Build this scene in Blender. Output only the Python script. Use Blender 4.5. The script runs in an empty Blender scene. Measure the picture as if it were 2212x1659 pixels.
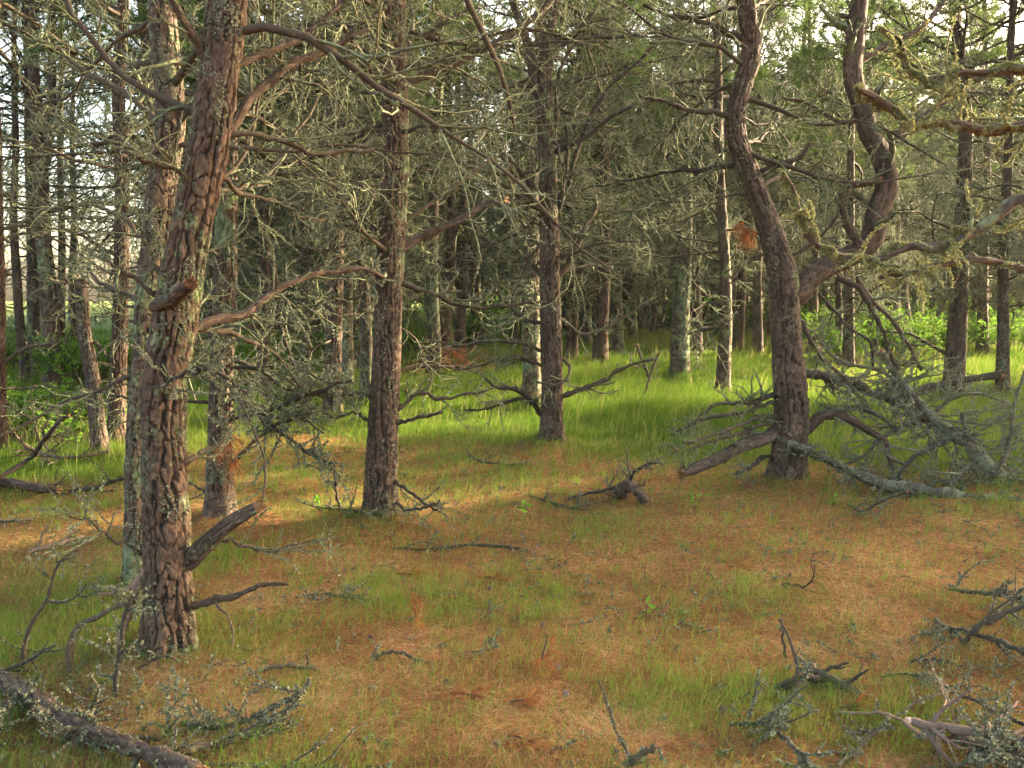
import bpy, math
import numpy as np
from mathutils import Vector

rng = np.random.default_rng(11)
C = bpy.context.scene.collection
R_ = math.radians

# ------------------------------------------------------------------ view
S = 1024 / 2212.0          # survey pixels -> picture pixels
FOC = 887.0
HORIZ = 300.0
PITCH = math.atan((384 - HORIZ) / FOC)
CAMZ = 1.62
FW = np.array([0, math.cos(PITCH), -math.sin(PITCH)])
UP = np.array([0, math.sin(PITCH), math.cos(PITCH)])
EZ = np.array([0, 0, 1.0])

SUN_AZ, SUN_EL = R_(61), R_(17)
SUNV = np.array([math.sin(SUN_AZ) * math.cos(SUN_EL), math.cos(SUN_AZ) * math.cos(SUN_EL), math.sin(SUN_EL)])


def ray(dx, dy):
    return FW + UP * ((384 - dy * S) / FOC) + np.array([1, 0, 0]) * ((dx * S - 512) / FOC)


def at(dx, dy, depth):
    d = ray(dx, dy)
    return np.array([0, 0, CAMZ]) + d * (depth / d[1])


# ------------------------------------------------------------------ small maths
def h2(i, j, s=0.0):
    return np.modf(np.abs(np.sin(i * 127.1 + j * 311.7 + s * 74.7) * 43758.5453))[0]


def vnoise(x, y, s=0.0):
    x = np.asarray(x, float); y = np.asarray(y, float)
    i, j = np.floor(x), np.floor(y)
    u, v = x - i, y - j
    u = u * u * (3 - 2 * u); v = v * v * (3 - 2 * v)
    a, b, c, d = h2(i, j, s), h2(i + 1, j, s), h2(i, j + 1, s), h2(i + 1, j + 1, s)
    return (a * (1 - u) + b * u) * (1 - v) + (c * (1 - u) + d * u) * v


def sstep(a, b, x):
    t = np.clip((x - a) / (b - a), 0, 1)
    return t * t * (3 - 2 * t)


def nrm(v):
    return v / np.maximum(np.linalg.norm(v, axis=-1, keepdims=True), 1e-9)


MOUNDS = []


def hgt(x, y):
    x = np.asarray(x, float); y = np.asarray(y, float)
    z = 0.05 * np.sin(x * .7 + 1.3) * np.sin(y * .55 + .4) + 0.025 * np.sin(x * 1.9 + y * .8) + 0.012 * np.sin(2.9 * x - 3.3 * y + 1)
    z = z + 0.02 * np.maximum(0, np.minimum(y, 60) - 12)
    z = z + 0.03 * (vnoise(x * 2.2, y * 2.2, 3) - .5)
    for (mx, my, a, s) in MOUNDS:
        z = z + a * np.exp(-((x - mx) ** 2 + (y - my) ** 2) / (2 * s * s))
    return z


def gnd(dx, dy, h=0.0):
    """the point of the ground (lifted by h) seen along a survey pixel"""
    d = ray(dx, dy)
    t = (CAMZ - h) / max(-d[2], .02)
    for _ in range(8):
        p = np.array([0, 0, CAMZ]) + d * t
        z = float(hgt(p[0], p[1])) + h
        t += 0.8 * (p[2] - z) / max(-d[2], .02)
    return np.array([0, 0, CAMZ]) + d * t


def spline(pts, n):
    P = np.asarray(pts, float)
    if len(P) == 2:
        t = np.linspace(0, 1, n)[:, None]
        return P[0] * (1 - t) + P[1] * t
    L = np.concatenate([[0], np.cumsum(np.linalg.norm(np.diff(P, axis=0), axis=1))])
    m = np.gradient(P, L, axis=0)
    q = np.linspace(0, L[-1], n)
    k = np.clip(np.searchsorted(L, q, side='right') - 1, 0, len(L) - 2)
    dl = (L[k + 1] - L[k])
    t = ((q - L[k]) / dl)[:, None]
    dl = dl[:, None]
    return (2 * t**3 - 3 * t**2 + 1) * P[k] + (t**3 - 2 * t**2 + t) * dl * m[k] + (-2 * t**3 + 3 * t**2) * P[k + 1] + (t**3 - t**2) * dl * m[k + 1]


# ------------------------------------------------------------------ mesh building
class MB:
    def __init__(self):
        self.v, self.c, self.b, self.q, self.t, self.qm, self.tm = [], [], [], [], [], [], []
        self.n = 0

    def add(self, v, f, col=None, bk=None, mi=0):
        v = np.asarray(v, np.float32).reshape(-1, 3)
        f = np.asarray(f, np.int64)
        n = len(v)
        if n == 0 or len(f) == 0:
            return
        cc = np.zeros((n, 4), np.float32)
        if col is not None:
            cc[:] = col
        self.v.append(v); self.c.append(cc)
        self.b.append(np.asarray(bk, np.float32).reshape(-1, 3) if bk is not None else v)
        if f.shape[1] == 4:
            self.q.append(f + self.n); self.qm.append(np.full(len(f), mi))
        else:
            self.t.append(f + self.n); self.tm.append(np.full(len(f), mi))
        self.n += n

    def merge(self, o, dm):
        self.v += o.v; self.c += o.c; self.b += o.b
        self.q += [f + self.n for f in o.q]; self.t += [f + self.n for f in o.t]
        self.qm += [m + dm for m in o.qm]; self.tm += [m + dm for m in o.tm]
        self.n += o.n

    def mesh(self, name, mats, smooth=True):
        me = bpy.data.meshes.new(name)
        for m in (mats if isinstance(mats, (list, tuple)) else [mats]):
            me.materials.append(m)
        if self.n == 0:
            return me
        v = np.concatenate(self.v)
        q = np.concatenate(self.q) if self.q else np.zeros((0, 4), np.int64)
        t = np.concatenate(self.t) if self.t else np.zeros((0, 3), np.int64)
        loops = np.concatenate([q.ravel(), t.ravel()]).astype(np.int32)
        starts = np.concatenate([np.arange(len(q)) * 4, len(q) * 4 + np.arange(len(t)) * 3]).astype(np.int32)
        mi = np.concatenate([*self.qm, *self.tm]).astype(np.int32)
        me.vertices.add(len(v)); me.vertices.foreach_set('co', v.ravel())
        me.loops.add(len(loops)); me.loops.foreach_set('vertex_index', loops)
        me.polygons.add(len(starts)); me.polygons.foreach_set('loop_start', starts)
        me.polygons.foreach_set('material_index', mi)
        me.polygons.foreach_set('use_smooth', np.full(len(starts), bool(smooth)))
        a = me.attributes.new('col', 'FLOAT_COLOR', 'POINT'); a.data.foreach_set('color', np.concatenate(self.c).ravel())
        a = me.attributes.new('bk', 'FLOAT_VECTOR', 'POINT'); a.data.foreach_set('vector', np.concatenate(self.b).ravel())
        me.update(calc_edges=True)
        return me


def link(name, data, parent=None, loc=None):
    o = bpy.data.objects.new(name, data)
    C.objects.link(o)
    if parent is not None:
        o.parent = parent
    if loc is not None:
        o.location = loc
    return o


def tag(o, label, cat, group=None, kind=None):
    if kind:
        o['kind'] = kind
    if label:
        o['label'] = label
    if cat:
        o['category'] = cat
    if group:
        o['group'] = group
    return o


def thing(name, label, cat, loc, group=None):
    return tag(link(name, None, None, loc), label, cat, group)


def tubes(P, R, sides):
    """P (N,K,3), R (N,K) -> verts, quads, and a bark coordinate per vertex"""
    N, K, _ = P.shape
    T = nrm(np.gradient(P, axis=1))
    mt = np.abs(nrm(P[:, -1] - P[:, 0]))
    ref = np.where((mt[:, 2:3] < .75), np.array([[0, 0, 1.0]]), np.array([[1.0, 0.1, 0]]))[:, None, :]
    U = nrm(np.cross(T, np.broadcast_to(ref, T.shape)))
    V = np.cross(T, U)
    th = np.arange(sides) * 2 * np.pi / sides
    ring = U[:, :, None] * np.cos(th)[None, None, :, None] + V[:, :, None] * np.sin(th)[None, None, :, None]
    v = P[:, :, None] + ring * R[:, :, None, None]
    L = np.concatenate([np.zeros((N, 1)), np.cumsum(np.linalg.norm(np.diff(P, axis=1), axis=2), axis=1)], axis=1)
    off = rng.random((N, 1)) * 7
    bk = np.stack([np.broadcast_to(np.cos(th) * 1.0, (N, K, sides)) * R[:, :1, None], np.broadcast_to(np.sin(th), (N, K, sides)) * R[:, :1, None],
                   np.broadcast_to((L + off)[:, :, None], (N, K, sides))], axis=-1)
    idx = np.arange(N * K * sides).reshape(N, K, sides)
    a = idx[:, :-1]; b = idx[:, 1:]
    f = np.stack([a, np.roll(a, -1, 2), np.roll(b, -1, 2), b], axis=-1).reshape(-1, 4)
    return v.reshape(-1, 3), f, bk.reshape(-1, 3)


def wander(start, d, length, K, wig, up=0.0):
    N = len(start)
    P = np.zeros((N, K, 3)); P[:, 0] = start
    d = nrm(d)
    step = (np.asarray(length) / (K - 1)).reshape(-1, 1)
    for k in range(1, K):
        d = nrm(d + rng.normal(size=(N, 3)) * wig + np.array([0, 0, up]))
        P[:, k] = P[:, k - 1] + d * step
    return P


def sub(P, R, n, t0, t1, l0, l1, a0, a1, K, wig, up, rf, rmin):
    N, Kp, _ = P.shape
    pi = np.repeat(np.arange(N), n)
    M = len(pi)
    t = rng.uniform(t0, t1, M)
    x = t * (Kp - 1); k = np.clip(x.astype(int), 0, Kp - 2); u = (x - k)[:, None]
    pos = P[pi, k] * (1 - u) + P[pi, k + 1] * u
    r = R[pi, k] * (1 - u[:, 0]) + R[pi, k + 1] * u[:, 0]
    T = nrm(P[pi, k + 1] - P[pi, k])
    w = rng.normal(size=(M, 3)); w[:, 2] *= .7
    w = nrm(w - T * (w * T).sum(1, keepdims=True))
    an = rng.uniform(a0, a1, M)[:, None]
    d = T * np.cos(an) + w * np.sin(an)
    L = rng.uniform(l0, l1, M) * (1 - .55 * t)
    Q = wander(pos, d, L, K, wig, up)
    r0 = np.maximum(r * rf, rmin)
    RR = r0[:, None] * np.linspace(1, .35, K)[None, :]
    return Q, RR


def flakes(P, R, per_m, size, spread=1.0):
    """tufts of leafy lichen along a set of paths: little bent blades"""
    N, K, _ = P.shape
    seg = np.linalg.norm(np.diff(P, axis=1), axis=2)
    w = seg.ravel(); tot = w.sum()
    n = int(tot * per_m)
    if n < 1:
        return np.zeros((0, 3)), np.zeros((0, 3), int), np.zeros((0, 4))
    s = rng.choice(len(w), n, p=w / tot)
    i, k = s // (K - 1), s % (K - 1)
    u = rng.random(n)[:, None]
    pos = P[i, k] * (1 - u) + P[i, k + 1] * u
    r = R[i, k]
    T = nrm(P[i, k + 1] - P[i, k])
    o = rng.normal(size=(n, 3)); o = nrm(o - T * (o * T).sum(1, keepdims=True) * .8)
    pos = pos + o * (r * np.where(r > .02, .96, .7))[:, None]
    # lichen grows in bouts along a twig
    bout = vnoise(i * 3.7, u[:, 0] * 3 + k * 1.3, 2.0)
    ok = bout + .35 * rng.random(n) > .42
    pos, r, T, o, bout = pos[ok], r[ok], T[ok], o[ok], bout[ok]
    n = len(pos)
    sz = size * (rng.uniform(.5, 1.3, n) * (.6 + .8 * bout))[:, None]
    side = nrm(np.cross(o, rng.normal(size=(n, 3))))
    tip = pos + nrm(o + rng.normal(size=(n, 3)) * .6) * sz * spread
    v = np.stack([pos - side * sz * .5, pos + side * sz * .5, tip + side * sz * .55, tip - side * sz * .45 + o * sz * .3], axis=1).reshape(-1, 3)
    b = np.arange(n)[:, None] * 4
    f = np.concatenate([b + np.array([[0, 1, 2]]), b + np.array([[0, 2, 3]])])
    col = np.repeat(np.stack([rng.random(n), rng.random(n), np.zeros(n), np.zeros(n)], 1), 4, axis=0)
    return v, f, col


def needles_at(pos, d, n, l0, l1, w, spread=.8):
    """tufts of pine needles: n thin blades radiating about d at each pos"""
    M = len(pos)
    p = np.repeat(pos, n, axis=0)
    dd = nrm(np.repeat(d, n, axis=0) + rng.normal(size=(M * n, 3)) * spread)
    L = rng.uniform(l0, l1, M * n)[:, None]
    sd = nrm(np.cross(dd, rng.normal(size=(M * n, 3)))) * w
    v = np.stack([p - sd * .5, p + sd * .5, p + dd * L], axis=1).reshape(-1, 3)
    f = np.arange(M * n * 3).reshape(-1, 3)
    rr = np.repeat(np.repeat(rng.random(M) * .6, n) + rng.random(M * n) * .4, 3)
    col = np.stack([rr, np.tile([0, 0, 1.0], M * n), np.zeros(len(rr)), np.zeros(len(rr))], 1)
    return v, f, col


# ------------------------------------------------------------------ materials
class NT:
    def __init__(self, name):
        self.m = bpy.data.materials.new(name); self.m.use_nodes = True
        self.t = self.m.node_tree
        for n in list(self.t.nodes):
            self.t.nodes.remove(n)
        self.out = self.t.nodes.new('ShaderNodeOutputMaterial')

    def n(self, kind, ins=None, **props):
        nd = self.t.nodes.new('ShaderNode' + kind)
        for k, v in props.items():
            setattr(nd, k, v)
        for k, v in (ins or {}).items():
            self.set(nd.inputs[k], v)
        return nd

    def set(self, sock, v):
        if isinstance(v, bpy.types.NodeSocket):
            self.t.links.new(v, sock)
        elif isinstance(v, tuple) and len(v) == 3 and sock.type == 'RGBA':
            sock.default_value = (*v, 1)
        else:
            sock.default_value = v

    def attr(self, name):
        return self.n('Attribute', attribute_name=name)

    def ramp(self, fac, stops, interp='LINEAR'):
        r = self.n('ValToRGB', {'Fac': fac})
        r.color_ramp.interpolation = interp
        e = r.color_ramp.elements
        while len(e) < len(stops):
            e.new(.5)
        for x, (p, c) in zip(e, stops):
            x.position = p; x.color = (*c, 1) if len(c) == 3 else c
        return r.outputs['Color']

    def mix(self, a, b, f, mode='MIX'):
        m = self.n('MixRGB', {'Fac': f, 'Color1': a, 'Color2': b}, blend_type=mode)
        return m.outputs['Color']

    def math(self, op, a, b=0.0, clamp=False):
        m = self.n('Math', operation=op, use_clamp=clamp)
        self.set(m.inputs[0], a); self.set(m.inputs[1], b)
        return m.outputs[0]

    def noise(self, vec, scale, detail=3, rough=.55, out='Fac'):
        return self.n('TexNoise', {'Vector': vec, 'Scale': scale, 'Detail': detail, 'Roughness': rough}).outputs[out]

    def sep(self, col):
        s = self.n('SeparateColor', {'Color': col})
        return s.outputs[0], s.outputs[1], s.outputs[2]

    def scale(self, vec, s):
        m = self.n('VectorMath', operation='MULTIPLY')
        self.set(m.inputs[0], vec); m.inputs[1].default_value = s
        return m.outputs[0]

    def finish(self, sh):
        self.t.links.new(sh, self.out.inputs['Surface'])
        return self.m


def mat_trunk():
    t = NT('bark')
    at_ = t.attr('col'); e, cr, lv = t.sep(at_.outputs['Color']); rd = at_.outputs['Alpha']
    bk = t.attr('bk').outputs['Vector']
    fine = t.noise(t.scale(bk, (1, 1, .45)), 70, 5, .65)
    mid = t.noise(t.scale(bk, (1, 1, .35)), 16, 4, .6)
    grey = t.ramp(fine, [(.25, (.026, .020, .016)), (.5, (.062, .048, .038)), (.75, (.125, .102, .082))])
    red = t.ramp(fine, [(.25, (.026, .016, .011)), (.5, (.070, .044, .031)), (.78, (.150, .100, .073))])
    pl = t.mix(grey, red, rd)
    var = t.ramp(cr, [(0, (.66, .64, .64)), (1, (1.3, 1.26, 1.2))])
    pl = t.mix(pl, var, 1.0, 'MULTIPLY')
    pl = t.mix((.012, .009, .007), pl, t.math('ADD', t.math('MULTIPLY', e, .9), .1, True))
    # crusty lichen patches
    l1 = t.noise(bk, 7, 4, .6); l2 = t.noise(bk, 45, 4, .7); l3 = t.noise(t.scale(bk, (1, 1, .3)), 2.3, 2, .5)
    s = t.math('ADD', t.math('ADD', t.math('MULTIPLY', l1, .55), t.math('MULTIPLY', l2, .5)), t.math('MULTIPLY', l3, .5))
    thr = t.math('SUBTRACT', .975, t.math('MULTIPLY', lv, .165))
    mk = t.math('MULTIPLY', t.math('SUBTRACT', s, thr), 14, True)
    lc = t.ramp(t.noise(bk, 24, 3), [(.3, (.055, .072, .038)), (.5, (.105, .128, .070)), (.72, (.185, .21, .125))])
    lc = t.mix(lc, (.20, .25, .08), t.ramp(t.noise(bk, 3.1, 2), [(.52, (0, 0, 0)), (.7, (.7, .7, .7))]))
    colr = t.mix(pl, lc, mk)
    hb = t.math('ADD', t.math('MULTIPLY', fine, .6), t.math('ADD', t.math('MULTIPLY', mid, .6), t.math('MULTIPLY', mk, .25)))
    bp = t.n('Bump', {'Height': hb, 'Strength': .75, 'Distance': .012})
    b = t.n('BsdfPrincipled', {'Base Color': colr, 'Roughness': .9, 'Normal': bp.outputs[0], 'Specular IOR Level': .2})
    return t.finish(b.outputs[0])


def mat_branch(name, bark, lichen):
    t = NT(name)
    a, b, c = t.sep(t.attr('col').outputs['Color'])
    bk = t.attr('bk').outputs['Vector']
    n1 = t.noise(bk, 60, 4, .65); n2 = t.noise(bk, 14, 3, .6)
    base = t.mix(tuple(x * .55 for x in bark), tuple(min(1, x * 1.5) for x in bark), n1)
    base = t.mix(base, t.ramp(b, [(0, (.65, .65, .7)), (1, (1.3, 1.2, 1.1))]), 1, 'MULTIPLY')
    s = t.math('ADD', t.math('MULTIPLY', n1, .5), t.math('MULTIPLY', n2, .6))
    mk = t.math('MULTIPLY', t.math('SUBTRACT', s, t.math('SUBTRACT', .92, t.math('MULTIPLY', a, .58))), 6, True)
    lc = t.mix(tuple(x * .7 for x in lichen), tuple(x * 1.15 for x in lichen), n2)
    bp = t.n('Bump', {'Height': n1, 'Strength': .6, 'Distance': .006})
    bs = t.n('BsdfPrincipled', {'Base Color': t.mix(base, lc, mk), 'Roughness': .9, 'Normal': bp.outputs[0], 'Specular IOR Level': .2})
    return t.finish(bs.outputs[0])


def leafy(name, stops, trans, rough=.6, spec=.25, tint=None):
    t = NT(name)
    a, b, c = t.sep(t.attr('col').outputs['Color'])
    col = t.ramp(a, stops)
    d = t.n('BsdfDiffuse', {'Color': col})
    tr = t.n('BsdfTranslucent', {'Color': t.mix(col, tint or (1, 1, 1), 1 if tint else 0, 'MULTIPLY')})
    m = t.n('MixShader', {0: trans, 1: d.outputs[0], 2: tr.outputs[0]})
    return t.finish(m.outputs[0])


M_TRUNK = mat_trunk()
M_BRANCH = mat_branch('dead_twig_bark', (.052, .041, .030), (.130, .150, .080))
M_LIMB = mat_branch('limb_bark', (.050, .034, .025), (.125, .145, .078))
M_PALE = mat_branch('peeled_bark', (.145, .10, .08), (.15, .16, .11))
M_LICHEN = leafy('leafy_lichen', [(0, (.062, .070, .046)), (.5, (.120, .132, .090)), (1, (.205, .218, .155))], .15, .9, .1)
M_SILVER = mat_branch('weathered_deadwood', (.070, .060, .050), (.145, .155, .100))
M_MOSSY = leafy('old_man_beard_lichen', [(0, (.13, .135, .06)), (.5, (.20, .205, .09)), (1, (.30, .29, .14))], .3, .9, .1)
M_NEEDLE = leafy('pine_needles', [(0, (.040, .072, .020)), (.5, (.072, .120, .032)), (1, (.125, .165, .045))], .35, .5, .3)
M_DEADN = leafy('dead_needles', [(0, (.11, .040, .017)), (.5, (.20, .075, .030)), (1, (.29, .13, .055))], .25, .7, .2)
M_GRASS = leafy('meadow_grass', [(0, (.055, .105, .013)), (.5, (.092, .165, .018)), (.88, (.15, .215, .034)), (1, (.28, .23, .095))], .42, .5, .25)
M_WISP = leafy('wispy_grass', [(0, (.070, .140, .020)), (.55, (.125, .205, .032)), (.85, (.22, .24, .06)), (1, (.30, .22, .10))], .4, .5, .25)
M_LITTER = leafy('needle_litter', [(0, (.050, .027, .016)), (.35, (.120, .058, .030)), (.65, (.225, .108, .052)), (.9, (.36, .21, .10)), (1, (.40, .27, .16))], .15, .7, .25)
M_LEAF = leafy('shrub_leaves', [(0, (.060, .135, .020)), (.5, (.115, .225, .030)), (1, (.20, .31, .045))], .4, .5, .3)
M_BROKEN = mat_branch('torn_wood', (.17, .095, .05), (.20, .13, .08))
M_SPLIT = mat_branch('pale_split_wood', (.50, .36, .26), (.4, .32, .24))
M_CONE = mat_branch('cone_scales', (.16, .125, .105), (.22, .20, .17))


def mat_ground():
    t = NT('forest_floor')
    p = t.n('NewGeometry').outputs['Position']
    g = t.attr('col'); gr, sh, _ = t.sep(g.outputs['Color'])
    fn = t.noise(p, 90, 5, .7); mn = t.noise(p, 9, 4, .6); bn = t.noise(p, 1.6, 3, .5)
    st = t.n('TexVoronoi', {'Vector': t.scale(p, (1, .35, 1)), 'Scale': 75}).outputs['Color']
    st2 = t.n('TexVoronoi', {'Vector': t.scale(p, (.35, 1, 1)), 'Scale': 75}).outputs['Color']
    sv = t.n('RGBToBW', {'Color': t.mix(st, st2, .5)}).outputs[0]
    f = t.math('ADD', t.math('MULTIPLY', fn, .5), t.math('MULTIPLY', sv, .5))
    lit = t.ramp(f, [(.25, (.040, .022, .012)), (.42, (.12, .056, .024)), (.6, (.225, .105, .040)), (.8, (.33, .19, .09))])
    lit = t.mix(lit, t.ramp(mn, [(.3, (.72, .70, .66)), (.7, (1.18, 1.1, 1.05))]), 1, 'MULTIPLY')
    grn = t.ramp(f, [(.25, (.035, .045, .012)), (.5, (.075, .105, .022)), (.8, (.13, .165, .04))])
    k = t.math('ADD', gr, t.math('MULTIPLY', t.math('SUBTRACT', bn, .5), .6), True)
    col = t.mix(lit, grn, k)
    bp = t.n('Bump', {'Height': f, 'Strength': .8, 'Distance': .02})
    b = t.n('BsdfPrincipled', {'Base Color': col, 'Roughness': .95, 'Normal': bp.outputs[0], 'Specular IOR Level': .1})
    return t.finish(b.outputs[0])


M_GROUND = mat_ground()


# ------------------------------------------------------------------ tree pieces
def cellular(u, v, n, seed):
    iu, iv = np.floor(u), np.floor(v)
    F1 = np.full(u.shape, 9.0); F2 = np.full(u.shape, 9.0); ID = np.zeros(u.shape)
    for du in (-1, 0, 1):
        for dv in (-1, 0, 1):
            ci, cj = iu + du, iv + dv
            w = np.mod(ci, n)
            x = ci + .15 + .7 * h2(w, cj, seed); y = cj + .1 + .8 * h2(w, cj, seed + 5)
            d = np.sqrt((u - x) ** 2 + (v - y) ** 2)
            new = d < F1
            F2 = np.where(new, F1, np.minimum(F2, d))
            ID = np.where(new, h2(w, cj, seed + 9), ID)
            F1 = np.where(new, d, F1)
    return F1, F2, ID


def trunk_geo(mb, P, R, sides, plate, depth, seed, lv, rd, flare=.75, mi=0):
    """a bark-plated trunk along dense points P with radii R; real fissures between plates"""
    K = len(P)
    T = nrm(np.gradient(P, axis=0))
    ref = np.array([1.0, 0.02, 0]) if abs(T[0, 0]) < .8 else np.array([0, 0, 1.0])
    U = np.zeros_like(T); U[0] = nrm(ref - T[0] * (T[0] @ ref))
    for k in range(1, K):                       # carry the frame along, so the bark does not twist in a bend
        w_ = U[k - 1] - T[k] * (U[k - 1] @ T[k]); U[k] = w_ / max(1e-6, np.sqrt(w_ @ w_))
    V = np.cross(T, U)
    s = np.concatenate([[0], np.cumsum(np.linalg.norm(np.diff(P, axis=0), axis=1))])
    th = np.arange(sides) * 2 * np.pi / sides
    n = max(5, int(round(2 * np.pi * R[0] / plate)))
    TH, SS = np.meshgrid(th, s)
    cx, sx = np.cos(TH) * R[0] / plate, np.sin(TH) * R[0] / plate
    hf = vnoise(cx * 2.6 + 50 + sx, sx * 2.6 + SS / plate * 1.3, seed + 4) - .5
    mf = vnoise(cx * .9 + 50 + sx * .5, sx * .9 + SS / plate * .35, seed) - .5
    ph = plate * 2.1
    u = TH / (2 * np.pi) * n + 1.15 * mf + .5 * hf
    cu = np.floor(u); fu = u - cu; cu = np.mod(cu, n)
    v = SS / ph + 3 * h2(cu, cu * 0 + 2, seed) + 1.0 * (vnoise(cx * .8 + 30, sx * .8 + SS / plate * .3, seed + 2) - .5) + .5 * hf
    cv = np.floor(v); fv = v - cv
    ID = h2(cu, cv, seed + 9)
    wide = .5 + 1.1 * vnoise(cx * .5 + 20, sx * .5 + SS / plate * .12, seed + 7)
    dv = np.where(ID > .30, np.minimum(fv, 1 - fv) * ph, 1.0)
    # some neighbouring plates are grown together
    bi = np.mod(np.where(fu < .5, cu, cu + 1), n)
    seg = np.floor(SS / (ph * 1.9) + 5 * h2(bi, bi * 0 + 3, seed) + .5 * hf)
    du = np.where(h2(bi, seg, seed + 13) > .22, np.minimum(fu, 1 - fu) * plate, 1.0)
    e = np.clip(1.35 * np.minimum(du / (.0085 * wide), dv / (.0055 * wide)) - .12, 0, 1)
    e = np.where(R[:, None] < .03, .6 + .4 * e, e)
    fine = vnoise(np.cos(TH) * R[0] * 90 + 50, np.sin(TH) * R[0] * 90 + SS * 55, seed + 3)
    lob = 1 + .05 * np.sin(2 * TH + seed) + .035 * np.sin(3 * TH + SS * 1.7 + seed * 2)
    if flare:
        lob = lob + flare * np.exp(-SS / .11) + .3 * flare * np.exp(-SS / .35) + .30 * np.exp(-SS / .16) * np.sin(5 * TH + seed)
    lump = 1 + (.10 if flare else .30) * (vnoise(np.cos(TH) + 5, SS * 2.2 + np.sin(TH), seed + 6) - .5)
    rr = R[:, None] * lob * lump + depth * (e - 1) + depth * .45 * (ID - .5) + depth * .5 * (fine - .5)
    rr = np.maximum(rr, R[:, None] * .5)
    vv = P[:, None] + (U[:, None] * np.cos(th)[None, :, None] + V[:, None] * np.sin(th)[None, :, None]) * rr[:, :, None]
    bk = np.stack([np.cos(TH) * R[0] + seed * .37, np.sin(TH) * R[0], SS + seed], -1)
    idx = np.arange(K * sides).reshape(K, sides)
    a, b = idx[:-1], idx[1:]
    f = np.stack([a, np.roll(a, -1, 1), np.roll(b, -1, 1), b], -1).reshape(-1, 4)
    col = np.stack([e, ID, np.full(e.shape, lv), np.full(e.shape, rd)], -1).reshape(-1, 4)
    mb.add(vv.reshape(-1, 3), f, col, bk.reshape(-1, 3), mi)
    return vv


def cap_geo(mb, ring, mi, jag=.02, seed=0):
    """a splintered end on a broken trunk or limb"""
    n = len(ring)
    c = ring.mean(0)
    ax = nrm(np.cross(ring[n // 4] - c, ring[0] - c)) * -1
    k = np.arange(n)
    r1 = c + (ring - c) * .96 + ax * (jag * (h2(k, seed + 1.0) * 1.6 - .3))[:, None]
    r2 = c + (ring - c) * .5 + ax * (jag * (h2(k, seed + 2.0) * 1.6 - .6))[:, None]
    v = np.concatenate([ring, r1, r2, [c]])
    i = np.arange(n); j = (i + 1) % n
    f1 = np.stack([i, j, n + j, n + i], 1); f2 = np.stack([n + i, n + j, 2 * n + j, 2 * n + i], 1)
    f3 = np.stack([2 * n + i, 2 * n + j, np.full(n, 3 * n)], 1)
    mb.add(v, np.concatenate([f1, f2]), (.0, .6, 0, 0), v * 3, mi)
    mb.add(v, f3, (.0, .6, 0, 0), v * 3, mi)


def branch_geo(mb, ml, P, R, q, lich, n2, n3, l2=(.3, .8), fuzz=60, fsize=.012, sides=6, mi=0, up=.02, wig=.2, twr=.0016, t0=.12, mf=1.0):
    """a dead branch along path P (K,3): side shoots, twigs and lichen. q thins detail with distance"""
    P = P[None]; R = R[None]
    def put(p, r, sd, a):
        r = r * rng.uniform(.75, 1.35, r.shape)
        v, f, bk = tubes(p, r, sd)
        nn = len(v) // (len(p))
        col = np.zeros((len(v), 4)); col[:, 0] = a; col[:, 1] = np.repeat(rng.random(len(p)), nn)
        mb.add(v, f, col, bk, mi)
    put(P, R, sides, lich * .8)
    lv = [(P, R)]
    if n2 > 0:
        P2, R2 = sub(P, R, n2, t0, .98, l2[0], l2[1], .5, 1.2, 8, wig, up, .55, twr * 1.6)
        put(P2, R2, 4 if q > .5 else 3, lich * 1.3); lv.append((P2, R2))
        if n3 > 0:
            P3, R3 = sub(P2, R2, n3, .15, 1.0, l2[0] * .4, l2[1] * .6, .4, 1.2, 5, wig * 1.2, up * 2, .6, twr)
            put(P3, R3, 3, lich * 1.5); lv.append((P3, R3))
    if fuzz > 0:
        for j_, (p, r) in enumerate(lv):
            v, f, c = flakes(p, r, fuzz * (mf if j_ == 0 else 1), fsize)
            ml.add(v, f, c)


def crown_geo(mb, tp, tr, H, z0, reach, nl, n2, n3, per, nl_, nw, mi_b=0, mi_n=1, dens=1.0):
    """living crown: limbs from the upper trunk, shoots, and tufts of needles at their ends"""
    zz = tp[:, 2] - tp[0, 2]
    h = z0 + (H - z0) * rng.random(nl) ** .9
    st = np.stack([np.interp(h, zz, tp[:, i]) for i in range(3)], 1)
    az = rng.uniform(0, 2 * np.pi, nl)
    f = (h - z0) / (H - z0)
    el = .15 + .7 * f + rng.normal(size=nl) * .15
    d = np.stack([np.cos(az) * np.cos(el), np.sin(az) * np.cos(el), np.sin(el)], 1)
    L = reach * (1.0 - .62 * f) * rng.uniform(.6, 1.1, nl)
    P1 = wander(st, d, L, 7, .14, .06)
    r1 = np.maximum(np.interp(h, zz, tr) * .4, .012)
    R1 = r1[:, None] * np.linspace(1, .3, 7)[None]
    P2, R2 = sub(P1, R1, n2, .3, 1.0, reach * .22, reach * .5, .4, 1.0, 5, .16, .10, .6, .005)
    P3, R3 = sub(P2, R2, n3, .3, 1.0, .15, .42, .3, .9, 4, .15, .15, .6, .004)
    for p, r, sd in ((P1, R1, 5), (P2, R2, 3), (P3, R3, 3)):
        v, ff, bk = tubes(p, r, sd)
        mb.add(v, ff, (.55, .5, 0, 0), bk, mi_b)
    pts = np.concatenate([P3[:, -1], P3[:, 2], P2[:, -1]]); dr = nrm(np.concatenate([P3[:, -1] - P3[:, -2], P3[:, 2] - P3[:, 1], P2[:, -1] - P2[:, -2]]))
    keep = rng.random(len(pts)) < dens
    v, ff, c = needles_at(pts[keep], dr[keep], per, nl_ * .7, nl_ * 1.2, nw)
    mb.add(v, ff, c, None, mi_n)


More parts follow.
